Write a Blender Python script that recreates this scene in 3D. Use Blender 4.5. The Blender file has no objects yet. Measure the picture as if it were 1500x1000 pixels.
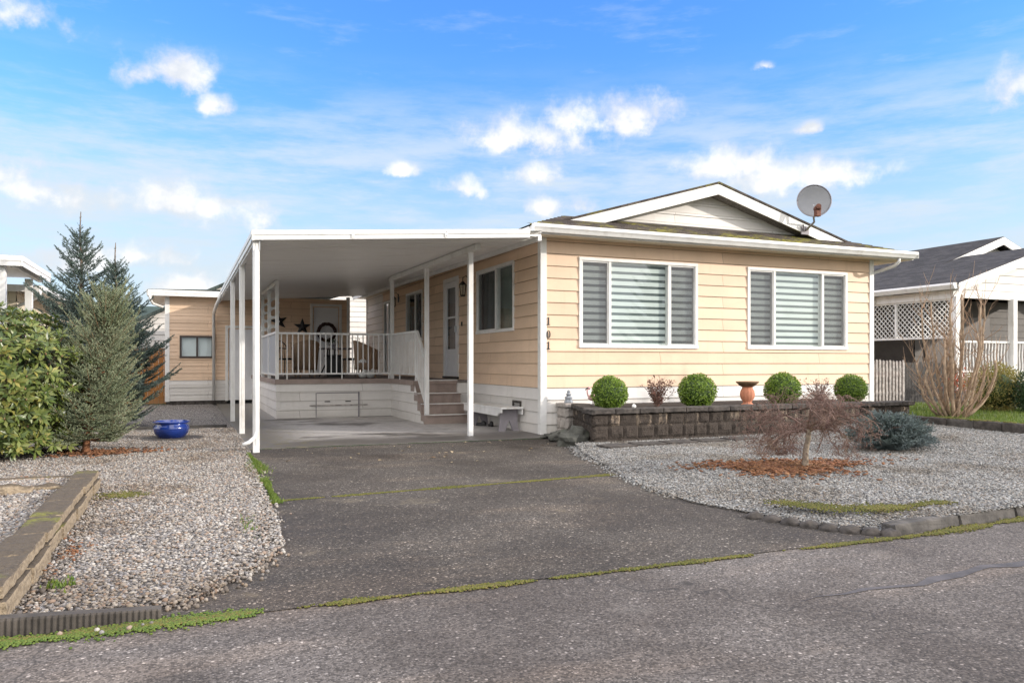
import bpy, bmesh, math, random
import numpy as np
from mathutils import Vector, Matrix, Euler
random.seed(7); RNG = np.random.default_rng(7)
sc = bpy.context.scene; COL = sc.collection
R = math.radians; PI = math.pi

# ------------------------------------------------------------------ helpers
def tag(o, label=None, cat=None, group=None, kind=None):
    if label: o['label'] = label
    if cat: o['category'] = cat
    if group: o['group'] = group
    if kind: o['kind'] = kind
    return o
def thing(name, label, cat, loc=(0,0,0), group=None, rz=0):
    o = bpy.data.objects.new(name, None); COL.objects.link(o)
    o.empty_display_size = .2
    o.location = loc; o.rotation_euler.z = rz
    return tag(o, label, cat, group)
def root_of(o):
    while o.parent: o = o.parent
    return o
def copy_tree(o, parent=None):
    c = o.copy(); COL.objects.link(c)
    if parent: c.parent = parent
    for ch in list(o.children): copy_tree(ch, c)
    return c
class MB:
    def __init__(s): s.v=[]; s.f=[]
    def add(s, vs, fs):
        b=len(s.v); s.v += [tuple(p) for p in vs]; s.f += [tuple(b+i for i in f) for f in fs]
        return s
    def box(s, x0,x1,y0,y1,z0,z1, T=None):
        T = T or (lambda a,b,c:(a,b,c))
        vs=[T(x,y,z) for z in (z0,z1) for y in (y0,y1) for x in (x0,x1)]
        return s.add(vs, [(0,2,3,1),(4,5,7,6),(0,1,5,4),(2,6,7,3),(0,4,6,2),(1,3,7,5)])
    def prism(s, poly, a, b, T=lambda u,v,w:(u,v,w)):
        n=len(poly)
        vs=[T(p[0],p[1],a) for p in poly]+[T(p[0],p[1],b) for p in poly]
        fs=[tuple(range(n))[::-1], tuple(range(n,2*n))]+[(i,(i+1)%n,n+(i+1)%n,n+i) for i in range(n)]
        return s.add(vs, fs)
    def bar(s, p, q, w, h=None):
        p=Vector(p); q=Vector(q); d=(q-p).normalized(); h=h or w
        up=Vector((0,0,1)) if abs(d.z)<.95 else Vector((0,1,0))
        a=d.cross(up).normalized()*w/2; b=a.cross(d).normalized()*h/2
        vs=[e+i*a+j*b for e in (p,q) for i,j in ((-1,-1),(1,-1),(1,1),(-1,1))]
        return s.add(vs,[(0,1,2,3),(7,6,5,4),(0,4,5,1),(1,5,6,2),(2,6,7,3),(3,7,4,0)])
    def tube(s, pts, rad, n=8, cap=True):
        pts=[Vector(p) for p in pts]; m=len(pts)
        if not hasattr(rad,'__len__'): rad=[rad]*m
        vs=[]; prev=None
        for i,p in enumerate(pts):
            d=(pts[min(i+1,m-1)]-pts[max(i-1,0)]).normalized()
            if prev is None:
                a=d.cross(Vector((0,0,1)) if abs(d.z)<.9 else Vector((1,0,0))).normalized()
            else:
                a=(prev-d*prev.dot(d)); a=a.normalized() if a.length>1e-6 else d.orthogonal().normalized()
            prev=a; b=d.cross(a)
            for k in range(n):
                t=2*PI*k/n; vs.append(p+(a*math.cos(t)+b*math.sin(t))*rad[i])
        fs=[(i*n+k,i*n+(k+1)%n,(i+1)*n+(k+1)%n,(i+1)*n+k) for i in range(m-1) for k in range(n)]
        if cap: fs+=[tuple(range(n))[::-1],tuple(range((m-1)*n,m*n))]
        return s.add(vs,fs)
    def lathe(s, prof, c=(0,0,0), n=24, wob=0):
        vs=[]; m=len(prof)
        for r,z in prof:
            for k in range(n):
                t=2*PI*k/n; rr=r*(1+wob*math.cos(12*t)); vs.append((c[0]+rr*math.cos(t),c[1]+rr*math.sin(t),c[2]+z))
        fs=[(i*n+k,i*n+(k+1)%n,(i+1)*n+(k+1)%n,(i+1)*n+k) for i in range(m-1) for k in range(n)]
        fs+=[tuple(range(n))[::-1],tuple(range((m-1)*n,m*n))]
        return s.add(vs,fs)
    def ball(s, c, r, sub=2, sq=(1,1,1), noise=0, seed=0):
        bm=bmesh.new(); bmesh.ops.create_icosphere(bm,subdivisions=sub,radius=1)
        rr=random.Random(seed); off=Vector((rr.random()*50,rr.random()*50,0))
        from mathutils import noise as N
        vs=[]
        for v in bm.verts:
            k=1+noise*N.noise(v.co*1.6+off)+noise*.5*N.noise(v.co*4+off)
            vs.append((c[0]+v.co.x*r*sq[0]*k,c[1]+v.co.y*r*sq[1]*k,c[2]+v.co.z*r*sq[2]*k))
        fs=[tuple(v.index for v in f.verts) for f in bm.faces]; bm.free()
        return s.add(vs,fs)
    def build(s, name, m, parent=None, smooth=False, bevel=0, recalc=True, label=None, local=False):
        off=Vector((0,0,0))
        if parent is not None and not local: off=root_of(parent).location
        me=bpy.data.meshes.new(name)
        me.from_pydata([(p[0]-off[0],p[1]-off[1],p[2]-off[2]) for p in s.v],[],s.f)
        if recalc:
            bm=bmesh.new(); bm.from_mesh(me); bmesh.ops.recalc_face_normals(bm,faces=bm.faces); bm.to_mesh(me); bm.free()
        if m: me.materials.append(m)
        o=bpy.data.objects.new(name,me); COL.objects.link(o)
        if smooth:
            for p in me.polygons: p.use_smooth=True
        if bevel:
            b=o.modifiers.new('b','BEVEL'); b.width=bevel; b.segments=2; b.limit_method='ANGLE'; b.angle_limit=R(40)
        if parent is not None: o.parent=parent
        if label: o['label']=label
        return o
def npmesh(name, V, F, m, parent=None, smooth=False, off=None):
    """V (n,3), F (k,c) arrays -> one mesh object"""
    V=np.asarray(V,dtype=np.float32); F=np.asarray(F,dtype=np.int32)
    if parent is not None:
        l=root_of(parent).location; V=V-np.array(l,dtype=np.float32) if off is None else V
    me=bpy.data.meshes.new(name); n=len(V); k,c=F.shape
    me.vertices.add(n); me.vertices.foreach_set('co',V.ravel())
    me.loops.add(k*c); me.loops.foreach_set('vertex_index',F.ravel())
    me.polygons.add(k); me.polygons.foreach_set('loop_start',np.arange(0,k*c,c,dtype=np.int32))
    if smooth: me.polygons.foreach_set('use_smooth',np.ones(k,dtype=bool))
    me.update(calc_edges=True); me.validate()
    me.materials.append(m)
    o=bpy.data.objects.new(name,me); COL.objects.link(o)
    if parent is not None: o.parent=parent
    return o
def rotmats(n, rng, tilt=PI):
    a=rng.uniform(0,2*PI,n); b=rng.uniform(-tilt,tilt,n); c=rng.uniform(0,2*PI,n)
    ca,sa,cb,sb,cc,s_=np.cos(a),np.sin(a),np.cos(b),np.sin(b),np.cos(c),np.sin(c)
    Rz=np.zeros((n,3,3)); Rx=np.zeros((n,3,3)); Rc=np.zeros((n,3,3))
    Rz[:,0,0]=ca;Rz[:,0,1]=-sa;Rz[:,1,0]=sa;Rz[:,1,1]=ca;Rz[:,2,2]=1
    Rx[:,0,0]=1;Rx[:,1,1]=cb;Rx[:,1,2]=-sb;Rx[:,2,1]=sb;Rx[:,2,2]=cb
    Rc[:,0,0]=cc;Rc[:,0,1]=-s_;Rc[:,1,0]=s_;Rc[:,1,1]=cc;Rc[:,2,2]=1
    return Rz@Rx@Rc
def ico(sub=1):
    bm=bmesh.new(); bmesh.ops.create_icosphere(bm,subdivisions=sub,radius=1)
    v=np.array([x.co[:] for x in bm.verts]); f=np.array([[w.index for w in p.verts] for p in bm.faces]); bm.free(); return v,f
def inpoly(P, poly):
    x,y=P[:,0],P[:,1]; res=np.zeros(len(P),bool); n=len(poly); j=n-1
    for i in range(n):
        xi,yi=poly[i]; xj,yj=poly[j]
        c=((yi>y)!=(yj>y))&(x<(xj-xi)*(y-yi)/((yj-yi) or 1e-9)+xi); res^=c; j=i
    return res
def scatter(name, pv, pf, P, S, m, tilt=PI, rng=RNG, smooth=True, parent=None):
    n=len(P); M=rotmats(n,rng,tilt)
    S=np.asarray(S); S=S if S.ndim==2 else np.repeat(S[:,None],3,1)
    V=np.einsum('nij,nkj->nki',M,pv[None]*S[:,None,:])+P[:,None,:]
    F=(pf[None]+(np.arange(n)*len(pv))[:,None,None]).reshape(-1,pf.shape[1])
    return npmesh(name,V.reshape(-1,3),F,m,parent,smooth)

# ------------------------------------------------------------------ materials
class NT:
    def __init__(s,name):
        s.m=bpy.data.materials.new(name); s.m.use_nodes=True; s.t=s.m.node_tree; s.n=s.t.nodes; s.n.clear()
        s.out=s.n.new('ShaderNodeOutputMaterial')
    def __call__(s,typ,ins=None,**kw):
        nd=s.n.new('ShaderNode'+typ)
        for k,v in kw.items(): setattr(nd,k,v)
        for k,v in (ins or {}).items(): s.set(nd.inputs[k],v)
        return nd
    def set(s,sock,v):
        if isinstance(v,bpy.types.NodeSocket): s.t.links.new(v,sock)
        else: sock.default_value = (v if not (isinstance(v,tuple) and len(v)==3 and sock.type=='RGBA') else (*v,1))
    def math(s,op,a,b=None,c=None,clamp=False):
        nd=s.n.new('ShaderNodeMath'); nd.operation=op; nd.use_clamp=clamp
        for i,v in enumerate((a,b,c)):
            if v is not None: s.set(nd.inputs[i],v)
        return nd.outputs[0]
    def mix(s,fac,a,b,mode='MIX'):
        nd=s.n.new('ShaderNodeMix'); nd.data_type='RGBA'; nd.blend_type=mode
        s.set(nd.inputs[0],fac); s.set(nd.inputs[6],a); s.set(nd.inputs[7],b); return nd.outputs[2]
    def ramp(s,fac,stops):
        nd=s.n.new('ShaderNodeValToRGB'); e=nd.color_ramp.elements
        while len(e)<len(stops): e.new(.5)
        for i,(p,c) in enumerate(stops): e[i].position=p; e[i].color=(*c,1) if len(c)==3 else c
        s.set(nd.inputs[0],fac); return nd.outputs[0]
    def coord(s,kind='Object'): return s('TexCoord').outputs[kind]
    def world(s): return s('NewGeometry').outputs['Position']
    def map(s,v,scale=(1,1,1),loc=(0,0,0),rot=(0,0,0)): return s('Mapping',{'Vector':v,'Scale':scale,'Location':loc,'Rotation':rot}).outputs[0]
    def noise(s,v,scale,detail=4,rough=.55): return s('TexNoise',{'Vector':v,'Scale':scale,'Detail':detail,'Roughness':rough}).outputs[0]
    def sm(s,x,a,b): 
        nd=s('MapRange',{'Value':x,'From Min':a,'From Max':b},interpolation_type='SMOOTHSTEP'); return nd.outputs[0]
    def done(s,base,rough=.6,bump=None,bstr=.3,bdist=.01,metal=0,spec=.5,trans=0,coat=0):
        b=s('BsdfPrincipled',{'Base Color':base,'Roughness':rough,'Metallic':metal,'Specular IOR Level':spec,'Coat Weight':coat})
        if bump is not None: s.set(b.inputs['Normal'],s('Bump',{'Height':bump,'Strength':bstr,'Distance':bdist}).outputs[0])
        sh=b.outputs[0]
        if trans:
            tr=s('BsdfTranslucent',{'Color':base}); sh=s('MixShader',{0:trans,1:sh,2:tr.outputs[0]}).outputs[0]
        s.t.links.new(sh,s.out.inputs[0]); return s.m
def simple(name,c,rough=.5,var=.12,scale=6,bstr=.15,bscale=60,metal=0,spec=.5,dirt=None,coat=0):
    t=NT(name); w=t.world(); n=t.noise(w,scale); 
    dk=tuple(x*(1-var) for x in c); lt=tuple(min(1,x*(1+var)) for x in c)
    col=t.mix(t.sm(n,.3,.7),dk,lt)
    if dirt: col=t.mix(t.math('MULTIPLY',t.sm(t.noise(t.map(w,(3,3,1)),1.3,6,.65),.5,.78),dirt[1]),col,dirt[0])
    return t.done(col,rough,t.noise(w,bscale,3),bstr,.004,metal,spec,coat=coat)
def siding_mat(name,c,grime=.25,axis=0):
    """painted hardboard lap siding: faint wood grain, board-to-board tone, weather streaks"""
    t=NT(name); w=t.world()
    grain=t.noise(t.map(w,(1.2,1.2,45)),6,5,.6)
    big=t.noise(t.map(w,(.7,.7,1.6)),1.5,5,.6)
    streak=t.noise(t.map(w,(5,5,.5)),1.6,5,.6)
    col=t.mix(t.sm(big,.3,.72),tuple(x*.93 for x in c),tuple(min(1,x*1.05) for x in c))
    col=t.mix(t.math('MULTIPLY',t.sm(grain,.45,.75),.12),col,tuple(x*.78 for x in c))
    col=t.mix(t.math('MULTIPLY',t.sm(streak,.52,.8),grime),col,tuple(x*y for x,y in zip(c,(.62,.58,.5))))
    sep=t('SeparateXYZ',{0:w}).outputs
    lowg=t.math('MULTIPLY',t.sm(t.math('ADD',sep[2],t.math('MULTIPLY',big,.25)),.42,.08),.22)
    col=t.mix(lowg,col,(.30,.27,.22))
    u_=t.math('ADD',sep[0],sep[1]); bk=t('TexBrick',{'Vector':t('CombineXYZ',{0:u_,1:t.math('SUBTRACT',sep[2],.78),2:0.0}).outputs[0],'Color1':(1,1,1),'Color2':(.86,.852,.835),'Mortar':(.45,.42,.38),'Scale':1.0,'Mortar Size':.004,'Brick Width':3.66,'Row Height':.2033},offset=.37)
    nail=t.math('MULTIPLY',t.sm(t.noise(w,9,2),.66,.74),.10)
    col=t.mix(1,col,bk.outputs[0],'MULTIPLY'); col=t.mix(nail,col,tuple(x*.6 for x in c))
    return t.done(col,.52,grain,.10,.004,spec=.35)
M={}
M['tan']=siding_mat('tan_siding',(.765,.565,.408),.24)
M['white_siding']=siding_mat('white_siding',(.76,.735,.71),.2)
M['cream']=siding_mat('cream_siding',(.74,.66,.52),.15)
M['white']=simple('white_paint',(.75,.745,.73),.42,.06,4,.06,40,dirt=((.34,.29,.22),.5))
M['trim']=simple('white_trim',(.74,.73,.71),.45,.05,7,.08,60,dirt=((.42,.38,.32),.3))
M['alu']=simple('white_aluminium',(.72,.715,.70),.38,.06,3,.05,30,dirt=((.36,.32,.27),.42))
M['soffit']=simple('metal_pan_soffit',(.80,.79,.77),.45,.06,2,.05,30,dirt=((.40,.38,.35),.35))
t=NT('metal_pan_soffit_ribs'); w=t.world(); fy=t.math('FRACT',t.math('DIVIDE',t('SeparateXYZ',{0:w}).outputs[1],.10))
n=t.noise(t.map(w,(.6,2,1)),1.6,6,.6); col=t.mix(t.math('MULTIPLY',t.sm(n,.5,.75),.30),(.80,.79,.77),(.52,.49,.45)); col=t.mix(t.math('MULTIPLY',t.math('LESS_THAN',fy,.07),.5),col,(.33,.32,.31))
M['soffit']=t.done(col,.42,t.noise(w,30,3),.05,.004)
M['rakesoffit']=simple('speckled_dark_soffit',(.21,.19,.175),.8,.5,38,.3,60)
M['deckbrown']=simple('brown_deck_paint',(.30,.235,.205),.6,.12,5,.2,50,dirt=((.14,.10,.09),.4))
M['deckfloor']=simple('deck_carpet',(.20,.175,.165),.95,.2,20,.4,200)
M['greypaint']=simple('grey_mauve_paint',(.25,.23,.25),.6,.1,6,.15,60)
M['black']=simple('black_metal',(.018,.018,.02),.45,.2,10,.1,80)
M['darkroom']=simple('dark_room',(.02,.022,.024),.9,.1,3,0)
M['door']=simple('painted_door',(.74,.74,.76),.4,.04,3,.04,30,dirt=((.5,.48,.45),.2))
M['brownframe']=simple('brown_window_frame',(.05,.035,.03),.4,.1,5,.05)
M['chrome']=simple('brushed_metal',(.55,.55,.56),.3,.1,5,.05,metal=1)
M['dishgrey']=simple('dish_grey',(.23,.235,.25),.5,.06,3,.03,30)
M['rust']=simple('rust',(.14,.055,.035),.8,.3,25,.4,80)
M['wicker']=None
M['terra']=simple('terracotta',(.50,.20,.115),.8,.18,9,.3,70,dirt=((.25,.16,.12),.5))
M['mossrim']=simple('mossy_terracotta',(.16,.10,.055),.9,.3,18,.6,60)
M['bluepot']=simple('blue_glaze',(.012,.035,.20),.12,.25,6,.05,20,coat=.8)
M['concrete_dark']=simple('weathered_block_cap',(.055,.047,.042),.9,.45,14,.9,55,dirt=((.14,.12,.10),.5))
M['stone']=simple('grey_stone',(.075,.075,.065),.85,.3,8,.8,30,dirt=((.07,.09,.04),.7))
M['bark']=simple('bark',(.15,.105,.075),.9,.35,25,.9,70)
M['palebark']=simple('pale_bark',(.28,.22,.17),.85,.3,25,.7,70,dirt=((.16,.17,.07),.5))
M['redbark']=simple('red_bark',(.22,.10,.05),.9,.3,25,.8,70)
M['twig']=simple('maple_twig',(.175,.11,.088),.8,.35,30,.3,90,dirt=((.24,.19,.08),.6))
M['cedar']=siding_mat('cedar_board',(.42,.19,.06),.3)
M['greywood']=simple('weathered_wood',(.36,.33,.31),.9,.35,12,.6,60)
M['darkwood']=simple('dark_weathered_wood',(.05,.046,.043),.9,.35,12,.6,60)
M['flamingo']=simple('faded_pink',(.62,.36,.36),.6,.15,20,.2,60)
M['statue']=simple('grey_cast_stone',(.26,.28,.31),.85,.2,20,.5,80)
M['soil']=simple('dark_soil',(.035,.025,.02),1,.5,20,1,60)
M['redplastic']=simple('orange_red_flowers',(.50,.09,.035),.6,.3,25,.4,50)
M['ceramic']=simple('white_ceramic',(.8,.8,.78),.3,.05,5,.05)

def leaf_mat(name,cols,rough=.5,trans=.25,spec=.4):
    t=NT(name); g=t('NewGeometry'); r=g.outputs['Random Per Island']
    st=[(i/(max(1,len(cols)-1)),c) for i,c in enumerate(cols)]
    col=t.ramp(r,st); col=t.mix(t.sm(t.noise(g.outputs['Position'],3.0,3),.35,.7),col,t.mix(1,col,(.72,.78,.7),'MULTIPLY'))
    return t.done(col,rough,trans=trans,spec=spec)
M['rhodo']=leaf_mat('rhododendron_leaf',[(.055,.088,.028),(.105,.148,.038),(.165,.205,.055),(.225,.25,.08),(.115,.16,.042),(.34,.30,.085)],.32,.2)
M['bud']=leaf_mat('rhododendron_bud',[(.30,.16,.10),(.36,.22,.12),(.25,.10,.07)])
M['spruce_dark']=leaf_mat('blue_spruce_needles',[(.075,.115,.108),(.11,.16,.148),(.16,.205,.185),(.20,.24,.20)],.6,.15)
M['spruce_light']=leaf_mat('green_spruce_needles',[(.17,.215,.15),(.26,.305,.20),(.36,.39,.25),(.46,.455,.29)],.6,.15)
M['spruce_blue']=leaf_mat('dwarf_blue_needles',[(.09,.118,.125),(.145,.185,.19),(.235,.28,.28),(.115,.145,.14)],.6,.15)
M['boxwood']=leaf_mat('boxwood_leaf',[(.10,.165,.02),(.16,.25,.032),(.23,.34,.05),(.30,.40,.07)],.4,.25)
M['nandina']=leaf_mat('brown_red_leaf',[(.17,.075,.06),(.23,.11,.085),(.13,.055,.045),(.30,.17,.13)],.5,.3)
M['mapleleaf']=leaf_mat('dry_maple_leaf',[(.17,.09,.085),(.22,.11,.09),(.13,.075,.075)],.7,.3)
M['goldshrub']=leaf_mat('golden_shrub_leaf',[(.28,.24,.07),(.38,.32,.10),(.20,.19,.06),(.46,.36,.13)],.6,.25)
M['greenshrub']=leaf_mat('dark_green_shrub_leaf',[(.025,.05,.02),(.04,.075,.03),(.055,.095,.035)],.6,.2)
M['grass']=leaf_mat('grass_blade',[(.08,.14,.02),(.13,.20,.03),(.20,.24,.045),(.11,.18,.03)],.6,.3)
M['moss']=leaf_mat('moss_tuft',[(.11,.115,.02),(.16,.155,.028),(.07,.085,.018),(.20,.165,.05),(.10,.075,.035)],.9,.1)
M['mulch']=leaf_mat('bark_mulch',[(.21,.085,.04),(.28,.125,.06),(.13,.055,.033),(.33,.17,.09)],.9,0)

t=NT('wicker'); w=t.world()
wv=t('TexWave',{'Vector':w,'Scale':28,'Distortion':1.5},bands_direction='Z').outputs[1]
wx=t('TexWave',{'Vector':w,'Scale':24,'Distortion':1.5},bands_direction='X').outputs[1]
k=t.math('MULTIPLY',wv,wx)
M['wicker']=t.done(t.mix(k,(.34,.22,.14),(.70,.50,.34)),.7,k,.6,.01)

def aggregate(name,base,speck,lo,hi,scale=110,wet=0,patch=None,cracks=False):
    t=NT(name); w=t.world()
    v1=t('TexVoronoi',{'Vector':w,'Scale':scale}); c1=t('SeparateColor',{0:v1.outputs['Color']}).outputs[0]
    v2=t('TexVoronoi',{'Vector':w,'Scale':scale*.45}); c2=t('SeparateColor',{0:v2.outputs['Color']}).outputs[0]
    big=t.noise(w,.55,6,.6); mid=t.noise(w,3.2,5,.6); 
    col=t.mix(t.sm(c1,.0,.9),tuple(x*.55 for x in base),tuple(x*1.5 for x in base))
    sp=t.math('MULTIPLY',t.sm(c1,lo,hi),t.sm(v1.outputs['Distance'],.5,.25))
    col=t.mix(sp,col,speck)
    sp2=t.math('MULTIPLY',t.sm(c2,.90,.97),t.sm(v2.outputs['Distance'],.45,.2))
    col=t.mix(sp2,col,tuple(min(1,x*1.35) for x in speck))
    col=t.mix(t.math('MULTIPLY',t.sm(big,.38,.62),.72),col,t.mix(1,col,(.42,.385,.36),'MULTIPLY'))
    col=t.mix(t.math('MULTIPLY',t.sm(mid,.5,.75),.28),col,t.mix(1,col,(1.5,1.42,1.32),'MULTIPLY'))
    if patch: col=t.mix(t.math('MULTIPLY',t.sm(t.noise(w,1.3,6,.65),.60,.74),patch[1]),col,patch[0])
    if cracks:
        vc=t('TexVoronoi',{'Vector':t('VectorMath',{0:w,1:t('TexNoise',{'Vector':w,'Scale':3}).outputs[1]},operation='ADD').outputs[0],'Scale':.28},feature='DISTANCE_TO_EDGE').outputs[0]
        col=t.mix(t.math('MULTIPLY',t.sm(vc,.006,.001),.6),col,(.03,.028,.027))
    st=t('TexVoronoi',{'Vector':t('VectorMath',{0:w,1:t('VectorMath',{0:t('TexNoise',{'Vector':w,'Scale':2.2,'Detail':4}).outputs[1],3:.5},operation='SCALE').outputs[0]},operation='ADD').outputs[0],'Scale':.75}); sc_=t('SeparateColor',{0:st.outputs['Color']}).outputs[1]
    col=t.mix(t.math('MULTIPLY',t.math('MULTIPLY',t.sm(st.outputs['Distance'],.30,.05),t.math('GREATER_THAN',sc_,.62)),.8),col,t.mix(1,col,(.38,.35,.33),'MULTIPLY'))      # oil drips
    col=t.mix(t.math('MULTIPLY',t.sm(t.noise(t.map(w,(.35,1.4,1),(3,7,0),(0,0,.35)),1.1,5,.6),.50,.66),.62),col,t.mix(1,col,(1.55,1.45,1.34),'MULTIPLY'))   # worn lanes
    ro=t.math('SUBTRACT',.93,t.math('MULTIPLY',t.sm(big,.45,.7),wet))
    h=t.math('ADD',t.math('MULTIPLY',v1.outputs['Distance'],-.5),t.math('MULTIPLY',c1,.5))
    return t.done(col,ro,h,.55,.006,spec=.35)
M['driveway']=aggregate('driveway_aggregate',(.066,.057,.049),(.31,.275,.24),.80,.95,95,.25,((.20,.165,.115),.5))
M['road']=aggregate('road_asphalt',(.112,.099,.091),(.32,.29,.27),.82,.97,105,.12,((.22,.20,.18),.4),True)
t=NT('carport_slab'); w=t.world()
n1=t.noise(t.map(w,(.5,.8,1)),.9,6,.6); n2=t.noise(w,8,5,.6); sep=t('SeparateXYZ',{0:w}).outputs
col=t.mix(t.sm(n2,.3,.7),(.40,.38,.365),(.52,.495,.475))
edge=t.math('MAXIMUM',t.sm(sep[0],-3.2,-4.4),t.sm(t.math('ADD',sep[1],t.math('MULTIPLY',n1,1.6)),2.2,.9))
damp=t.math('MAXIMUM',t.sm(n1,.50,.64),t.math('MULTIPLY',edge,t.sm(t.math('ADD',n1,t.math('MULTIPLY',n2,.35)),.34,.60)))
col=t.mix(t.math('MULTIPLY',damp,.9),col,(.075,.066,.058))
col=t.mix(t.math('MULTIPLY',t.math('MULTIPLY',t.sm(sep[0],-2.6,-4.2),t.sm(n2,.48,.66)),.6),col,(.13,.115,.03))
M['slab']=t.done(col,t.math('SUBTRACT',.85,t.math('MULTIPLY',damp,.3)),n2,.3,.004)
def gravel(name,stops,scale):
    t=NT(name); w=t.world(); v=t('TexVoronoi',{'Vector':w,'Scale':scale})
    c=t('SeparateColor',{0:v.outputs['Color']}).outputs[0]
    col=t.ramp(c,stops); col=t.mix(t.sm(v.outputs['Distance'],.30,.62),col,(.07,.062,.055))
    return t.done(col,.85,t.math('MULTIPLY',v.outputs['Distance'],-1),1,.02)
GS=[(0,(.30,.27,.25)),(.2,(.42,.39,.37)),(.4,(.24,.22,.21)),(.55,(.50,.47,.44)),(.7,(.34,.30,.27)),(.85,(.60,.57,.53)),(1,(.42,.33,.26))]
GB=[(0,(.26,.265,.27)),(.2,(.40,.41,.41)),(.4,(.20,.205,.21)),(.55,(.48,.49,.49)),(.7,(.30,.30,.30)),(.85,(.58,.58,.57)),(1,(.38,.34,.31))]
M['gravel']=gravel('gravel_bed',GS,42); M['gravel_blue']=gravel('grey_gravel_bed',GB,42)
def pebble_mat(name,stops):
    t=NT(name); g=t('NewGeometry'); col=t.ramp(g.outputs['Random Per Island'],stops); t.n[-1].color_ramp.interpolation='CONSTANT'
    col=t.mix(t.math('MULTIPLY',t.sm(t.noise(g.outputs['Position'],.9,5,.6),.46,.66),.75),col,t.mix(1,col,(.60,.52,.43),'MULTIPLY'))
    return t.done(col,.75,t.noise(g.outputs['Position'],120,3),.2,.003)
PS=[(.36,.315,.265),(.20,.175,.15),(.44,.39,.33),(.27,.235,.20),(.50,.455,.40),(.32,.24,.175),(.24,.225,.215),(.39,.33,.26),(.56,.52,.46),(.30,.275,.25),(.15,.13,.115),(.37,.27,.20)]
PB=[(.31,.295,.27),(.17,.162,.15),(.39,.375,.35),(.24,.23,.215),(.44,.425,.395),(.28,.24,.20),(.21,.21,.20),(.34,.32,.29),(.48,.465,.44),(.265,.255,.24),(.13,.125,.12),(.35,.30,.25)]
PS=[(c[0]*.76,c[1]*.78,c[2]*.82) for c in PS]; PB=[(c[0]*.76,c[1]*.78,c[2]*.81) for c in PB]
M['pebble']=pebble_mat('river_pebble',[(i/12,c) for i,c in enumerate(PS)]); M['pebble_blue']=pebble_mat('grey_pebble',[(i/12,c) for i,c in enumerate(PB)])
def shingle(name,c,moss=0,swap=False):
    t=NT(name); g=t('NewGeometry'); w=g.outputs['Position']
    if swap: 
        s_=t('SeparateXYZ',{0:w}).outputs; w2=t('CombineXYZ',{0:s_[1],1:s_[0],2:s_[2]}).outputs[0]
    else: w2=w
    br=t('TexBrick',{'Vector':w2,'Color1':tuple(x*.7 for x in c),'Color2':tuple(x*1.35 for x in c),'Mortar':tuple(x*.35 for x in c),'Scale':1,'Mortar Size':.006,'Brick Width':.30,'Row Height':.14},offset=.5)
    col=t.mix(t.sm(t.noise(w,140,2),.35,.7),t.mix(1,br.outputs[0],(.6,.6,.6),'MULTIPLY'),t.mix(1,br.outputs[0],(1.5,1.5,1.5),'MULTIPLY'))
    if moss:
        n=t.noise(w,1.1,6,.65); n2=t.noise(w,14,4,.6)
        k=t.math('MULTIPLY',t.sm(n,.46,.62),t.sm(n2,.38,.58)); col=t.mix(t.math('MULTIPLY',k,moss),col,(.25,.235,.03))
        lich=t.sm(t.noise(w,9,5,.7),.58,.7); col=t.mix(t.math('MULTIPLY',lich,.4),col,(.16,.14,.12))
    return t.done(col,.9,t.noise(w,140,2),.5,.006,spec=.25)
M['shingle']=shingle('mossy_brown_shingle',(.075,.062,.055),.9,False)
M['shingle_side']=shingle('brown_shingle',(.075,.062,.055),.5,True)
M['shingle_black']=shingle('charcoal_shingle',(.058,.054,.054),0,True)
M['shingle_green']=shingle('green_grey_shingle',(.05,.065,.06),0,True)
t=NT('split_face_block'); g=t('NewGeometry'); w=g.outputs['Position']; r=g.outputs['Random Per Island']; sep=t('SeparateXYZ',{0:w}).outputs
base=t.mix(r,(.30,.235,.175),(.42,.34,.26))
n=t.noise(t.map(w,(7,7,1.2)),1.4,6,.7); n2=t.noise(w,38,5,.7)
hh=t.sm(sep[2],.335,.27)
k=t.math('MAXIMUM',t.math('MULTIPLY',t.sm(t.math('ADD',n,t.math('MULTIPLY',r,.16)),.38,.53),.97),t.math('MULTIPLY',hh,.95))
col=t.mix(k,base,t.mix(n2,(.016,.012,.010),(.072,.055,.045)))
M['block']=t.done(col,.92,n2,1,.03)
t=NT('old_concrete_edging'); w=t.world(); sep=t('SeparateXYZ',{0:t('NewGeometry').outputs['Normal']}).outputs
n=t.noise(w,4,6,.65); n2=t.noise(w,45,4,.6)
col=t.mix(t.sm(n2,.3,.7),(.20,.155,.105),(.36,.285,.195)); 
up=t.sm(sep[2],.5,.9)
col=t.mix(t.math('MULTIPLY',up,.85),col,(.060,.045,.031))  # tops painted darker than the sides, as low side light leaves them
col=t.mix(t.math('MULTIPLY',t.sm(t.noise(w,2.3,5,.6),.55,.66),t.math('MULTIPLY',up,t.sm(n2,.35,.55))),col,(.17,.17,.02))
n3=t.noise(w,16,6,.7); col=t.mix(t.math('MULTIPLY',t.sm(n3,.50,.66),.55),col,t.mix(1,col,(.42,.40,.38),'MULTIPLY')); col=t.mix(t.math('MULTIPLY',t.sm(t.noise(w,27,5,.7),.60,.70),.45),col,(.26,.235,.19))
M['edging']=t.done(col,.92,t.math('ADD',n2,n3),1,.014)
M['ribcurb']=simple('weathered_ribbed_curb',(.062,.053,.045),.92,.35,7,.9,60,dirt=((.05,.045,.036),.7))
M['curb']=simple('curb_concrete',(.17,.15,.13),.92,.35,9,.8,60,dirt=((.06,.055,.05),.8))
M['curb_dark']=simple('dark_curb_concrete',(.075,.068,.062),.92,.45,9,.9,60,dirt=((.03,.03,.026),.8))

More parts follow.
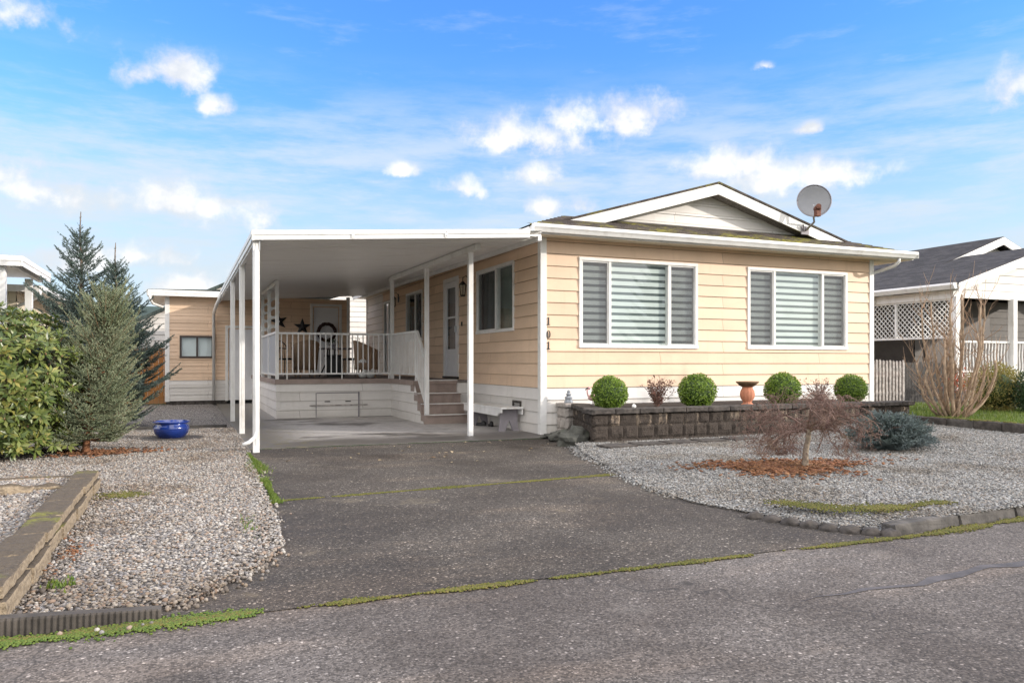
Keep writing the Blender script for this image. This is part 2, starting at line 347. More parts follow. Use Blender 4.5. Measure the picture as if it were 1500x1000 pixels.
# glass: clear with a real mirror reflection
t=NT('window_glass'); g=t('NewGeometry'); cs=t.math('ABSOLUTE',t('VectorMath',{0:g.outputs['Normal'],1:g.outputs['Incoming']},operation='DOT_PRODUCT').outputs['Value'])
fr=t.math('MULTIPLY_ADD',t.math('POWER',t.math('SUBTRACT',1,cs),5),.90,.10)   # double glazing, same from both sides
t.t.links.new(t('MixShader',{0:fr,1:t('BsdfTransparent',{'Color':(.93,.975,.965)}).outputs[0],2:t('BsdfGlossy',{'Color':(.95,.97,1),'Roughness':.02}).outputs[0]}).outputs[0],t.out.inputs[0]); M['glass']=t.m
t=NT('insect_screen')
t.t.links.new(t('MixShader',{0:.42,1:t('BsdfTransparent').outputs[0],2:t('BsdfDiffuse',{'Color':(.13,.125,.135)}).outputs[0]}).outputs[0],t.out.inputs[0]); M['screen']=t.m
t=NT('frosted_panel')
t.t.links.new(t('MixShader',{0:.35,1:t('BsdfPrincipled',{'Base Color':(.62,.64,.67),'Roughness':.4}).outputs[0],2:t('BsdfTranslucent',{'Color':(.6,.62,.65)}).outputs[0]}).outputs[0],t.out.inputs[0]); M['frost']=t.m
M['blind_white']=simple('blind_fabric',(.60,.63,.62),.8,.04,3,.1,90)
M['blind_sheer']=simple('blind_sheer',(.10,.12,.122),.8,.06,3,.1,90)
M['green_backing']=simple('green_pane_backing',(.085,.125,.11),.8,.25,2,.1,60)  # dark green of the pane reflections put into the sheet behind
M['plainblind']=simple('window_blind',(.66,.68,.69),.7,.05,3,.1)
# ------------------------------------------------------------------ light, sky, camera
SUN_EL, SUN_AZ = 17.0, 56.0          # azimuth measured from the street side (-Y) towards +X
sd=Vector((math.sin(R(SUN_AZ))*math.cos(R(SUN_EL)),-math.cos(R(SUN_AZ))*math.cos(R(SUN_EL)),math.sin(R(SUN_EL))))
L=bpy.data.lights.new('sun','SUN'); L.energy=1.85; L.angle=R(1.2); L.color=(1,.91,.80)
so=bpy.data.objects.new('sun',L); COL.objects.link(so); so.rotation_euler=(-sd).to_track_quat('-Z','Y').to_euler(); so.location=(10,-10,12)
W=bpy.data.worlds.new('World'); sc.world=W; W.use_nodes=True; wt=W.node_tree; wt.nodes.clear()
class WN(NT):
    def __init__(s,t): s.t=t; s.n=t.nodes; s.out=s.n.new('ShaderNodeOutputWorld')
w=WN(wt)
sky=w('TexSky'); sky.sky_type='NISHITA'; sky.sun_disc=False; sky.sun_elevation=R(SUN_EL); sky.sun_rotation=R(180-SUN_AZ); sky.air_density=1.0; sky.dust_density=.6; sky.ozone_density=2.5
dirv=w.coord('Generated'); sp=w('SeparateXYZ',{0:dirv}).outputs
az=w.math('MULTIPLY',w.math('ARCTAN2',sp[0],sp[1]),180/PI); el=w.math('MULTIPLY',w.math('ARCSINE',sp[2]),180/PI)
CLOUDS=[#az, el, half width, half height  (degrees)
 (-9.7, 20.9, 1.7, 1.3),(-0.6, 18.9, 2.0, 1.0),(1.9, 17.4, 0.8, 0.6),(23.3, 16.3, 3.6, 1.1),(27.1, 17.5, 2.0, 1.2),(31.4, 17.7, 2.0, 1.1),(24.4, 13.6, 1.4, 0.7),(19.1, 12.7, 1.1, 0.7),(14.8, 13.9, 0.6, 0.4),(38.5, 13.9, 2.1, 0.9),(42.9, 12.8, 2.9, 0.9),(55.9, 16.7, 1.0, 1.1),(-8.6, 10.7, 3.5, 1.3),(-1.1, 10.6, 1.9, 1.3),(2.0, 10.3, 2.2, 1.0),(-2.5, 7.0, 1.9, 0.8),(0.6, 5.4, 2.2, 1.0),(-6.3, 6.4, 1.9, 0.9),(40.9, 20.0, 0.5, 0.3),(43.7, 15.9, 0.5, 0.3),(25.5, 11.5, 1.7, 0.7)]
nz=w('TexNoise',{'Vector':dirv,'Scale':20,'Detail':9,'Roughness':.60}); nz2=w('TexNoise',{'Vector':w.map(dirv,(1,1,1),(3,5,1)),'Scale':14,'Detail':5,'Roughness':.55})
f1=w.math('SUBTRACT',nz.outputs[0],.5)
azp=w.math('ADD',az,w.math('MULTIPLY',w.math('SUBTRACT',nz2.outputs[0],.5),1.6)); elp=w.math('ADD',el,w.math('MULTIPLY',f1,1.0))
acc=None
for a,e,hw,hh in CLOUDS:
    dx=w.math('MULTIPLY',w.math('SUBTRACT',azp,a),.54/hw); dy0=w.math('SUBTRACT',elp,e-.15*hh)
    dy=w.math('MULTIPLY',dy0,w.math('MULTIPLY_ADD',w.math('LESS_THAN',dy0,0),.36/hh,.56/hh))       # flatter base
    d=w.math('SUBTRACT',1,w.math('SQRT',w.math('ADD',w.math('MULTIPLY',dx,dx),w.math('MULTIPLY',dy,dy))))
    acc=d if acc is None else w.math('MAXIMUM',acc,d)
dens=w.math('ADD',acc,w.math('MULTIPLY',f1,3.3))
cm=w.math('MULTIPLY',w.sm(dens,-.12,.95),w.sm(acc,-.75,.10))
wisp=w.noise(w.map(dirv,(1.5,1.5,8)),3.0,8,.64)
cir=w.math('MULTIPLY',w.sm(wisp,.36,.66),w.math('MULTIPLY',w.sm(el,22,13),.85))
cir2=w.math('MULTIPLY',w.sm(w.noise(w.map(dirv,(3,3,14),(2,1,0),(.15,0,.3)),3,7,.62),.52,.75),.22)
haze=w.math('MULTIPLY',w.sm(el,19,3),.68)
deck=w.math('MULTIPLY',w.math('MAXIMUM',w.sm(el,30,42),w.math('MULTIPLY',w.sm(w.math('ABSOLUTE',w.math('SUBTRACT',az,22.8)),62,85),w.sm(el,3,9))),w.sm(w.noise(dirv,2.6,6,.6),.36,.52))   # unseen broken cloud added overhead and behind the viewer as fill light
SKYMUL=w.mix(w.sm(el,3,24),(.71,.75,.85),(.41,.73,1.23))
base=w.mix(1,sky.outputs[0],SKYMUL,'MULTIPLY')
base=w.mix(haze,base,(2.0,2.35,2.7)); base=w.mix(w.math('MAXIMUM',cir,cir2),base,(2.25,2.58,2.85))
shade=w.sm(w.math('ADD',w.math('MULTIPLY',dens,.6),w.math('MULTIPLY',w.math('SUBTRACT',nz2.outputs[0],.5),2.6)),-.05,.75)
cc=w.mix(shade,(2.5,2.62,2.78),(3.35,3.35,3.37))
colr=w.mix(w.math('MULTIPLY',cm,.97),base,cc)
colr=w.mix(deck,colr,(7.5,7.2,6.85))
low=w.sm(el,-.5,.3); colr=w.mix(low,(.42,.40,.38),colr)
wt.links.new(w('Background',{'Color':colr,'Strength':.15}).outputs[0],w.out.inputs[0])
sc.cycles.max_bounces=16; sc.cycles.diffuse_bounces=10; sc.cycles.transparent_max_bounces=16
sc.view_settings.view_transform='Standard'; sc.view_settings.look='None'; sc.view_settings.exposure=1.12; sc.view_settings.gamma=1
CAM=Vector((-5.405,-11.624,1.2)); YAW=22.76
cam=bpy.data.cameras.new('camera'); co=bpy.data.objects.new('camera',cam); COL.objects.link(co); sc.camera=co
co.location=CAM; co.rotation_euler=(R(90),0,-R(YAW)); cam.sensor_width=36; cam.lens=36*1132/1500; cam.shift_y=31/1500; cam.clip_end=6000; cam.clip_start=.05

# ------------------------------------------------------------------ building kit
CO=.2033
def siding(mb,T,u0,u1,z0,z1,base=.78,course=CO,holes=(),thick=.019,clip=None):
    k=math.floor((z0-base)/course+1e-6); zc=base+k*course
    while zc<z1-1e-4:
        a,b=max(zc,z0),min(zc+course,z1)
        br=sorted({a,b}|{h for H in holes for h in (H[2],H[3]) if a<h<b})
        for s,e in zip(br[:-1],br[1:]):
            iv=[(u0,u1)]; zm=(s+e)/2
            for H in holes:
                if H[2]<=zm<=H[3]:
                    nv=[]
                    for p,q in iv:
                        if H[1]<=p or H[0]>=q: nv.append((p,q)); continue
                        if H[0]>p: nv.append((p,H[0]))
                        if H[1]<q: nv.append((H[1],q))
                    iv=nv
            d0=thick*(1-(s-zc)/course)+.002; d1=thick*(1-(e-zc)/course)+.002
            for p,q in iv:
                p0,q0,p1,q1=p,q,p,q
                if clip:
                    c0=clip(s); c1=clip(e); p0,q0=max(p,c0[0]),min(q,c0[1]); p1,q1=max(p,c1[0]),min(q,c1[1])
                    if p0>=q0: continue
                    if p1>q1: p1=q1=(p1+q1)/2
                mb.add([T(p0,d0,s),T(q0,d0,s),T(q1,d1,e),T(p1,d1,e)],[(0,1,2,3)])
                if abs(s-zc)<1e-6: mb.add([T(p0,-.001,s),T(q0,-.001,s),T(q0,d0,s),T(p0,d0,s)],[(0,1,2,3)])
        zc+=course
    return mb
def Tfront(Y): return lambda u,d,z:(u,Y-d,z)
def Tleft(X): return lambda u,d,z:(X-d,u,z)       # wall facing -X, u runs along Y
def Tright(X): return lambda u,d,z:(X+d,u,z)
def window(parent,T,u0,u1,z0,z1,mull=(),fm='trim',w=.058,inner=None,back='blind',screens=(),label=None):
    f=MB(); D0,D1=-.075,.034
    f.box(u0,u1,D0,D1,z1-w,z1,T); f.box(u0-.004,u1+.004,D0,D1+.012,z0,z0+w,T)
    f.box(u0,u0+w,D0,D1-.002,z0+w,z1-w,T); f.box(u1-w,u1,D0,D1-.002,z0+w,z1-w,T)
    for m_ in mull: f.box(m_-w*.45,m_+w*.45,D0,D1-.008,z0+w,z1-w,T)
    o=f.build('window',M[fm],parent,bevel=.005,label=label)
    edges=[u0+w]+[x for m_ in mull for x in (m_-w*.45,m_+w*.45)]+[u1-w]
    for i in range(0,len(edges),2):
        a,b=edges[i],edges[i+1]
        if i//2 in screens:                        # sash of a sliding pane
            s=MB(); q=.022
            s.box(a,b,-.03,.012,z0+w,z0+w+q,T); s.box(a,b,-.03,.012,z1-w-q,z1-w,T); s.box(a,a+q,-.03,.010,z0+w+q,z1-w-q,T); s.box(b-q,b,-.03,.010,z0+w+q,z1-w-q,T)
            s.build('sash',M['alu' if fm=='trim' else fm],o)
            MB().add([T(a+q,.004,z0+w+q),T(b-q,.004,z0+w+q),T(b-q,.004,z1-w-q),T(a+q,.004,z1-w-q)],[(0,1,2,3)]).build('insect_screen',M['screen'],o)
        g=MB().add([T(a,-.012,z0+w),T(b,-.012,z0+w),T(b,-.012,z1-w),T(a,-.012,z1-w)],[(0,1,2,3)]); g.build('pane',M['glass'],o)
    A,B=u0+w*.5,u1-w*.5; Z0,Z1=z0+w*.4,z1-w*.4
    if back=='zebra':
        p=.0795*1.5; zz=Z0; wb=MB(); sb=MB()
        while zz<Z1:
            e=min(zz+p*.60,Z1); wb.add([T(A,-.068,zz),T(B,-.068,zz),T(B,-.068,e),T(A,-.068,e)],[(0,1,2,3)])
            e2=min(zz+p,Z1)
            if e2>e: sb.add([T(A,-.074,e),T(B,-.074,e),T(B,-.074,e2),T(A,-.074,e2)],[(0,1,2,3)])
            zz+=p
        wb.build('blind',M['blind_white'],o); sb.build('blind_sheer_bands',M['blind_sheer'],o)
    elif back=='slats':
        wb=MB(); zz=Z0
        while zz<Z1: wb.add([T(A,-.06,zz),T(B,-.06,zz),T(B,-.072,min(zz+.032,Z1)),T(A,-.072,min(zz+.032,Z1))],[(0,1,2,3)]); zz+=.03
        wb.build('blind',M['plainblind'],o)
    else:
        wb=MB(); n=max(8,int((B-A)/.035)); 
        vs=[]; 
        for i in range(n+1):
            u=A+(B-A)*i/n; d=-.13-.014*math.sin(i*1.9)
            vs+= [T(u,d,Z0),T(u,d,Z1)]
        wb.add(vs,[(2*i,2*i+2,2*i+3,2*i+1) for i in range(n)])
        wb.build('pane_backing',M[back],o)  # sheet behind the glass; near-black colour stands for the unlit room
    return o
def slab_quad(mb,pts,th):
    n=len(pts); vs=list(pts)+[(p[0],p[1],p[2]-th) for p in pts]
    return mb.add(vs,[tuple(range(n)),tuple(range(2*n-1,n-1,-1))]+[(i,n+i,n+(i+1)%n,(i+1)%n) for i in range(n)])

# ------------------------------------------------------------------ main house
W_=7.38; DEP=13.5
house=thing('bungalow','cream single storey house with two wide front windows and a low mossy gable roof','house',(0,0,0))
FW=[(.69,3.11,1.45,2.99),(4.23,6.70,1.45,2.99)]
SWN=[(1.12,3.06,1.77,3.04)]; SD=(4.19,5.25,.88,3.08); SW2=(6.97,8.53,1.75,3.03); SLD=(9.9,11.1,.88,3.0)
hole=lambda r,e=.03:(r[0]+e,r[1]-e,r[2]+e,r[3]-e)
TF,TL=Tfront(0),Tleft(0)
b=siding(MB(),TF,0,W_,.78,3.275,holes=[hole(r) for r in FW]); b.build('front_wall',M['tan'],house)
b=siding(MB(),TL,11.25,DEP,.78,3.33); b.build('side_wall',M['white_siding'],house,label='rear stretch of the side wall with bright light put into its colour'); b=siding(MB(),TL,0,11.25,.78,3.33,holes=[hole(r) for r in SWN+[SD,SW2,SLD]]); b.build('side_wall',M['tan'],house)  # whitish siding stands in for bright light on the tan boards
b=siding(MB(),Tright(W_),0,DEP,.78,3.33); siding(b,lambda u,d,z:(u,DEP+d,z),0,W_,.78,3.33); b.build('rear_wall',M['tan'],house)
b=siding(MB(),TF,0,W_,-.02,.776,thick=.019); siding(b,TL,0,DEP,-.02,.776,thick=.019); siding(b,Tright(W_),0,DEP,-.02,.776); b.build('skirting',M['white_siding'],house)
b=MB(); b.box(.2,W_-.2,.2,DEP-.2,0,3.25); b.build('interior',M['darkroom'],house)
# vertical panel joints in the side skirting
b=MB()

for cx,cy in ((0,0),(W_,0),(0,DEP)):
    t_=MB(); sx=-1 if cx==0 else 1; e=.03; w_=.085
    sy=-1 if cy==0 else 1
    t_.prism([(cx+sx*e,cy+sy*e),(cx-sx*w_,cy+sy*e),(cx-sx*w_,cy),(cx,cy),(cx,cy-sy*w_),(cx+sx*e,cy-sy*w_)],0.0,3.27)
    t_.build('corner_trim',M['trim'],house,bevel=.004)
window(house,TF,*FW[0],mull=(1.29,2.50),back='zebra',screens=(0,2))
window(house,TF,*FW[1],mull=(4.87,6.06),back='zebra',screens=(0,2))
window(house,TL,*SWN[0],mull=(2.02,),back='green_backing',screens=(1,))
window(house,TL,*SW2,mull=(7.66,),back='darkroom',screens=(0,))
o=window(house,TL,*SLD,mull=(10.5,),back='darkroom')
def storm_door(parent,T,u0,u1,z0,z1):
    f=MB(); w=.09
    f.box(u0,u0+w,-.06,.03,z0,z1,T); f.box(u1-w,u1,-.06,.03,z0,z1,T); f.box(u0+w,u1-w,-.06,.03,z1-w,z1,T)
    a,b_=u0+w+.004,u1-w-.004
    fr=f.build('door_frame',M['trim'],parent,bevel=.004)
    d=MB(); s=.13; zt=z1-w-.004; zk=z0+.62; zm=z0+1.32
    d.box(a,a+s,-.02,.02,z0+.02,zt,T); d.box(b_-s,b_,-.02,.02,z0+.02,zt,T); d.box(a+s,b_-s,-.02,.02,zt-s,zt,T); d.box(a+s,b_-s,-.018,.014,z0+.02,zk,T); d.box(a+s,b_-s,-.02,.018,zm-.02,zm+.02,T)
    do=d.build('storm_door',M['door'],parent,bevel=.004)
    for q,r in ((zk,zm-.02),(zm+.02,zt-s)):
        MB().add([T(a+s,0,q),T(b_-s,0,q),T(b_-s,0,r),T(a+s,0,r)],[(0,1,2,3)]).build('pane',M['glass'],do)
    MB().add([T(a+s,-.05,zk),T(b_-s,-.05,zk),T(b_-s,-.05,zt-s),T(a+s,-.05,zt-s)],[(0,1,2,3)]).build('inner_door',M['greypaint'],do)
    h=MB(); h.box(a+.045,a+.085,.02,.06,z0+.98,z0+1.12,T); h.build('handle',M['chrome'],do,bevel=.006)
    s_=MB(); s_.box(u0,u1,-.04,.05,z0-.03,z0+.015,T); s_.build('threshold',M['black'],parent)
storm_door(house,TL,*SD)
b=MB(); b.box(3.94,4.0,.017,.035,1.98,2.07,TL); b.build('doorbell',M['black'],house,bevel=.004)
# foundation vent
b=MB(); v0,v1,q0,q1=.80,1.16,.30,.53
for a in ((v0,v1,q1-.03,q1),(v0,v1,q0,q0+.03)): b.box(a[0],a[1],.015,.04,a[2],a[3],TL)
for a in ((v0,v0+.03),(v1-.03,v1)): b.box(a[0],a[1],.015,.039,q0+.03,q1-.03,TL)
for i in range(5): b.box(v0+.03,v1-.03,.02,.034,q0+.05+i*.034,q0+.062+i*.034,TL)
o=b.build('foundation_vent',M['concrete_dark'],house)
for i in range(7): pass
# house number: serif digits on the front wall
def digit(ch,x,z,h):
    b=MB(); T=lambda u,v,d:(x+u,-.028-d,z+v); w=h*.5
    if ch=='1':
        b.prism([(-.10*h,0),(-.10*h,h*.09),(-.21*h,h*.09),(-.21*h,0)][::-1]+[],0,.012,T) if 0 else None
        b.prism([(-.22*h,0),(.22*h,0),(.22*h,.07*h),(.085*h,.10*h),(.085*h,h),(-.02*h,h),(-.23*h,.86*h),(-.23*h,.80*h),(-.075*h,.83*h),(-.075*h,.10*h),(-.22*h,.07*h)],0,.012,T)
    else:
        n=28; vs=[]
        for d in (0,.012):
            for rx,ry in ((.27*h,.5*h),(.13*h,.44*h)):
                for i in range(n):
                    t=2*PI*i/n; vs.append(T(rx*math.cos(t),h/2+ry*math.sin(t),d))
        fs=[]
        for i in range(n):
            j=(i+1)%n
            fs+=[(i,j,n+j,n+i),(2*n+i,3*n+i,3*n+j,2*n+j),(i,2*n+i,2*n+j,j),(n+i,n+j,3*n+j,3*n+i)]
        b.add(vs,fs)
    return b
for ch,z in (('1',1.825),('0',1.605),('1',1.42)): digit(ch,.115,z,.128).build('house_number',M['black'],house)
# roof
S=.288; EZ=3.385; XL,XR=-.42,8.05; RX=(XL+XR)/2; RZ=EZ+S*(RX-XL); YF=.3; YB=DEP+.4
rz=lambda x:EZ+S*(min(x,2*RX-x)-XL)
b=MB(); slab_quad(b,[(XL,YF-.03,EZ),(RX,YF-.03,RZ),(RX,YB,RZ),(XL,YB,EZ)],.035); slab_quad(b,[(RX,YF-.03,RZ),(XR,YF-.03,EZ),(XR,YB,EZ),(RX,YB,RZ)],.035)
roof=b.build('roof',M['shingle_side'],house)
b=MB(); n=9; run=1.27/n
for i in range(n):
    y0=-.47+i*run; y1=y0+run+.01; z0=EZ+.012+.355*(i*run); z1=EZ+.002+.355*(i*run+run)
    xa,xb=XL+max(0,y0+.45),XR-max(0,y0+.45); xa1,xb1=XL+max(0,y1+.45),XR-max(0,y1+.45)
    if i==0: xa,xb,xa1,xb1=XL,XR,XL,XR
    b.add([(xa,y0,z0),(xb,y0,z0),(xb1,y1,z1),(xa1,y1,z1),(xa,y0,z0-.014),(xb,y0,z0-.014)],[(0,1,2,3),(4,5,1,0)])
for s in (0,1):
    q=lambda x:x if s==0 else XL+XR-x
    b.add([(q(XL),-.45,EZ),(q(XL),.3,EZ),(q(XL+.75),.3,EZ+S*.75)],[(0,1,2)])
b.build('front_roof_skirt',M['shingle'],house)
for s in (0,1):                                       # rake boards
    q=(lambda x:x) if s==0 else (lambda x:2*RX-x)
    b=MB(); x0=.05
    b.prism([(q(x0),rz(x0)-.04),(q(RX),RZ-.04),(q(RX),RZ-.24),(q(x0),rz(x0)-.24)],YF-.012,YF+.02,lambda u,v,w_:(u,w_,v)); b.build('rake_board',M['trim'],house,bevel=.004)
    b=MB(); b.add([(q(x0),YF+.02,rz(x0)-.21),(q(RX),YF+.02,RZ-.21),(q(RX),.65,RZ-.21),(q(x0),.65,rz(x0)-.21)],[(0,1,2,3)]); b.build('rake_soffit',M['rakesoffit'],house)
b=siding(MB(),Tfront(.62),0,W_,3.6,RZ-.1,base=3.78-.2,clip=lambda z:(XL+(z+.18-EZ)/S,2*RX-XL-(z+.18-EZ)/S)); b.build('gable_wall',M['white_siding'],house)
# eaves: fascia, gutter, soffit
b=MB(); b.box(XL+.03,XR-.03,-.44,-.415,3.255,3.37); b.box(XL+.003,XL+.028,-.415,DEP+.3,3.255,3.36); b.box(XR-.03,XR-.005,-.415,DEP+.3,3.255,3.36); b.build('fascia',M['trim'],house)
b=MB(); prof=[(-.445,3.275),(-.445,3.395),(-.45,3.395),(-.452,3.29),(-.505,3.285),(-.525,3.33),(-.548,3.36),(-.548,3.40),(-.556,3.40),(-.558,3.35),(-.535,3.32),(-.512,3.275)]
b.prism(prof,-.38,8.03,lambda u,v,w_:(w_,u,v)); b.box(-.384,-.38,-.557,-.445,3.275,3.40); b.box(8.03,8.034,-.557,-.445,3.275,3.40); b.build('gutter',M['alu'],house)
b=MB(); b.add([(XL+.03,-.414,3.262),(XR-.03,-.414,3.262),(XR-.03,.02,3.275),(XL+.03,.02,3.275)],[(0,1,2,3)]); b.add([(XL+.03,.02,3.27),(.02,.02,3.27),(.02,DEP,3.27),(XL+.03,DEP,3.27)],[(0,1,2,3)]); b.add([(W_-.02,.02,3.27),(XR-.03,.02,3.27),(XR-.03,DEP,3.27),(W_-.02,DEP,3.27)],[(0,1,2,3)]); b.build('eave_soffit',M['cream'],house)
b=MB(); b.tube([(7.60,-.46,3.28),(7.60,-.46,3.20),(7.58,-.38,3.13),(7.53,-.10,3.06),(7.47,.08,3.02),(7.45,.14,2.9),(7.45,.14,.15)],.034,8); b.build('downspout',M['alu'],house,smooth=True)

# ------------------------------------------------------------------ satellite dish
dish=thing('satellite_dish','grey round satellite dish on a bent arm at the right slope of the front gable','satellite dish',(5.92,.26,3.86))
c=Vector((5.84,-.02,4.34)); ax=Vector((-.60,-.85,.20)).normalized(); ux=ax.cross(Vector((0,0,1))).normalized(); uz=ux.cross(ax).normalized()
b=MB(); n=36; rings=7; vs=[]
for off in (0,-.012):
    for i in range(rings+1):
        r=.325*i/rings
        for k in range(n):
            t=2*PI*k/n; vs.append(c+ux*r*.97*math.cos(t)+uz*r*math.sin(t)+ax*(.075*(r/.345)**2-.04+off))
fs=[]; q=(rings+1)*n
for i in range(rings):
    for k in range(n):
        k2=(k+1)%n; fs+=[(i*n+k,i*n+k2,(i+1)*n+k2,(i+1)*n+k),(q+i*n+k,q+(i+1)*n+k,q+(i+1)*n+k2,q+i*n+k2)]
for k in range(n): k2=(k+1)%n; fs.append((rings*n+k,rings*n+k2,q+rings*n+k2,q+rings*n+k))
b.add(vs,fs); b.build('dish',M['dishgrey'],dish,smooth=True)
b=MB(); b.tube([c+ax*.03+ux*.325*.97*math.cos(2*PI*k/32)+uz*.325*math.sin(2*PI*k/32) for k in range(33)],.009,6); b.build('rim',M['greypaint'],dish,smooth=True)
lnb=c+ax*.40-uz*.30
b=MB(); b.tube([c-uz*.33+ax*.02,c-uz*.35+ax*.12,lnb-ax*.05],.016,6); b.build('feed_arm',M['chrome'],dish)
b=MB(); b.tube([lnb+ax*.02,lnb-ax*.06],[.06,.075],12); b.tube([lnb+ax*.03,lnb+ax*.10],[.045,.05],12); b.build('receiver',M['rust'],dish,bevel=.004)
b=MB(); b.box(lnb.x-.055,lnb.x+.055,lnb.y-.03,lnb.y+.05,lnb.z-.16,lnb.z-.05); b.build('receiver_body',M['rust'],dish,bevel=.01)
b=MB(); b.tube([c-ax*.05-uz*.05,c-ax*.10-uz*.25,(6.02,.16,3.98),(5.9,.25,3.82)],.022,8); b.build('mast',M['chrome'],dish,smooth=True)
b=MB(); b.box(5.80,5.99,.265,.285,3.74,3.9); b.bar((5.80,.22,3.92),(5.86,.26,3.80),.025); b.build('bracket',M['greypaint'],dish)

# ------------------------------------------------------------------ carport
cz=lambda x,y:3.135+.071*(x+.58)+.010*y
CX0,CX1,CY0,CY1=-4.60,-.40,-.90,12.18
car=thing('carport','flat white metal carport roof on slim white posts over the driveway','carport',(-2.5,2,0))
b=MB(); pts=[]; y=CY0+.03; per=.20
while y<CY1: pts+=[(y,0),(y+.03,.035),(y+.09,.035),(y+.12,0)]; y+=per
for top in (0,.05):
    base=len(b.v); vs=[]
    for yy,dz in pts:
        for xx in (CX0+.02,CX1): vs.append((xx,yy,cz(xx,yy)+dz+top))
    b.add(vs,[(2*i,2*i+1,2*i+3,2*i+2) for i in range(len(pts)-1)])
b.build('roof_panels',M['soffit'],car)
b=MB()
b.add([(CX0,CY0-.02,cz(CX0,CY0)+.075),(CX1,CY0-.02,cz(CX1,CY0)+.075),(CX1,CY1,cz(CX1,CY1)+.09),(CX0,CY1,cz(CX0,CY1)+.09)],[(0,1,2,3)]); b.build('roof_top',M['alu'],car)
def fasc(mb,p,q,h,out):                                # two-step fascia between p and q (bottom line), out = outward unit vector
    p=Vector(p);q=Vector(q);o_=Vector(out)
    prof=[(0,-.012),(.022,-.012),(.022,h*.42),(.034,h*.46),(.034,h),(.0,h+.004)]
    vs=[e+o_*d+Vector((0,0,z)) for e in (p,q) for d,z in prof]; n=len(prof)
    mb.add(vs,[(i,(i+1)%n,n+(i+1)%n,n+i) for i in range(n)]+[tuple(range(n)),tuple(range(2*n-1,n-1,-1))])
for yy in (-.80,2.10,5.03):
    b=MB(); b.box(-4.63,-4.50,yy-.055,yy+.055,-.03,-.008,lambda x,y,z:(x,y,cz(x,y)+z)); b.box(-4.53,-4.518,yy-.05,yy+.05,-.16,-.03,lambda x,y,z:(x,y,cz(x,y)+z)); b.build('post_bracket',M['chrome'],car)
for xx in (-3.3,-1.95):
    b=MB(); b.box(xx-.02,xx+.02,-.0375,-.034,-.012,.095,lambda x,y,z:(x,CY0+y,cz(x,CY0)+z)); b.build('fascia_joint',M['alu'],car)
    for dz in (.02,.075):
        b=MB(); b.ball((xx,CY0-.040,cz(xx,CY0)+dz-.01),.007,1); b.build('fascia_screw',M['greypaint'],car)
b=MB(); xe=-.62; fasc(b,(CX0-.034,CY0,cz(CX0,CY0)-.015),(xe,CY0,cz(xe,CY0)-.015),.115,(0,-1,0)); b.build('front_fascia',M['alu'],car)
b=MB(); fasc(b,(CX0,CY0-.03,cz(CX0,CY0)-.02),(CX0,CY1,cz(CX0,CY1)-.02),.12,(-1,0,0)); b.build('side_gutter',M['alu'],car)
b=MB(); b.box(CX0+.002,CX0+.05,CY0+.1,CY1,0,.05,lambda x,y,z:(x,y,cz(x,y)-.06+z)); b.build('edge_beam',M['alu'],car)
b=MB()
for y in (2.1,5.03): b.box(CX0+.0,CX0+.09,y-.1,y+.1,-.045,-.005,lambda x,y_,z:(x,y_,cz(x,y_)+z))
for yy in (-.80,2.10,5.03):
    b=MB(); x=-4.565; w=.042; b.box(x-w,x+w,yy-w,yy+w,0.005,cz(x,yy)-.01); b.box(x-.005,x+.005,yy-w-.006,yy-w+.0,.1,cz(x,yy)-.05)
    b.build('post',M['white'],car,bevel=.006)
b=MB(); b.tube([(-4.565,-.865,2.7),(-4.565,-.865,.3),(-4.58,-.87,.22),(-4.66,-.89,.15),(-4.74,-.90,.12)],.026,8); b.build('downspout',M['white'],car,smooth=True)
for yy,zb in ((.25,0.005),(2.74,.20),(5.48,.82)):
    b=MB(); x=-1.16; w=.04; b.box(x-w,x+w,yy-w,yy+w,zb,cz(x,yy)-.09); b.build('post',M['white'],car,bevel=.006)
b=MB(); b.box(-1.205,-1.115,-.12,5.62,-.105,-.012,lambda x,y,z:(x,y,cz(x,y)+z)); b.build('inner_beam',M['alu'],car,bevel=.004)
b=MB(); b.box(-.46,-.40,CY0+.03,CY1,-.07,.0,lambda x,y,z:(x,y,cz(x,y)+z)); b.build('house_channel',M['alu'],car)
b=MB(); b.tube([(-4.66,9.3,2.93),(-4.66,9.3,2.82),(-4.70,10.2,2.74),(-4.72,11.95,2.62),(-4.72,12.05,2.55),(-4.72,12.06,.12)],.042,8); b.build('rear_downspout',M['alu'],car,smooth=True)

# ------------------------------------------------------------------ porch deck with steps and railing
DY=5.5; DZ=.84; DX0,DX1=-3.65,-1.17; SHY=12.2
deck=thing('porch_deck','raised porch with white boarded skirt, brown floor edge and white railing','porch',(-2.4,5.5,0))
b=MB(); b.box(DX0-.02,-.03,DY-.02,SHY-.02,DZ-.035,DZ); b.box(DX1-.02,-.03,3.53,DY-.02,DZ-.035,DZ); b.build('floor',M['deckfloor'],deck)
b=MB(); b.box(DX0-.03,DX1-.035,DY-.045,DY-.02,DZ-.10,DZ+.004); b.box(DX0-.045,DX0-.02,DY-.045,SHY-.02,DZ-.10,DZ+.004); b.box(DX1-.045,DX1-.02,3.53,DY-.02,DZ-.10,DZ+.004); b.build('edge_board',M['deckbrown'],deck,bevel=.004)
b=siding(MB(),Tfront(DY),DX0,DX1,0,.745,base=.0,course=.186); siding(b,Tleft(DX0),DY,SHY,0,.745,base=.0,course=.186)
b.box(DX0-.022,DX0+.06,DY-.022,DY+.06,0,.745); b.build('skirting',M['white_siding'],deck)
st=[(2.80,.19),(3.05,.39),(3.30,.59)]
b=siding(MB(),Tleft(DX1),2.80,DY,0,.745,base=0,course=.186,clip=lambda z:(2.83 if z<.16 else 3.06 if z<.36 else 3.31 if z<.57 else 3.54,DY)); b.build('side_skirting',M['white_siding'],deck)
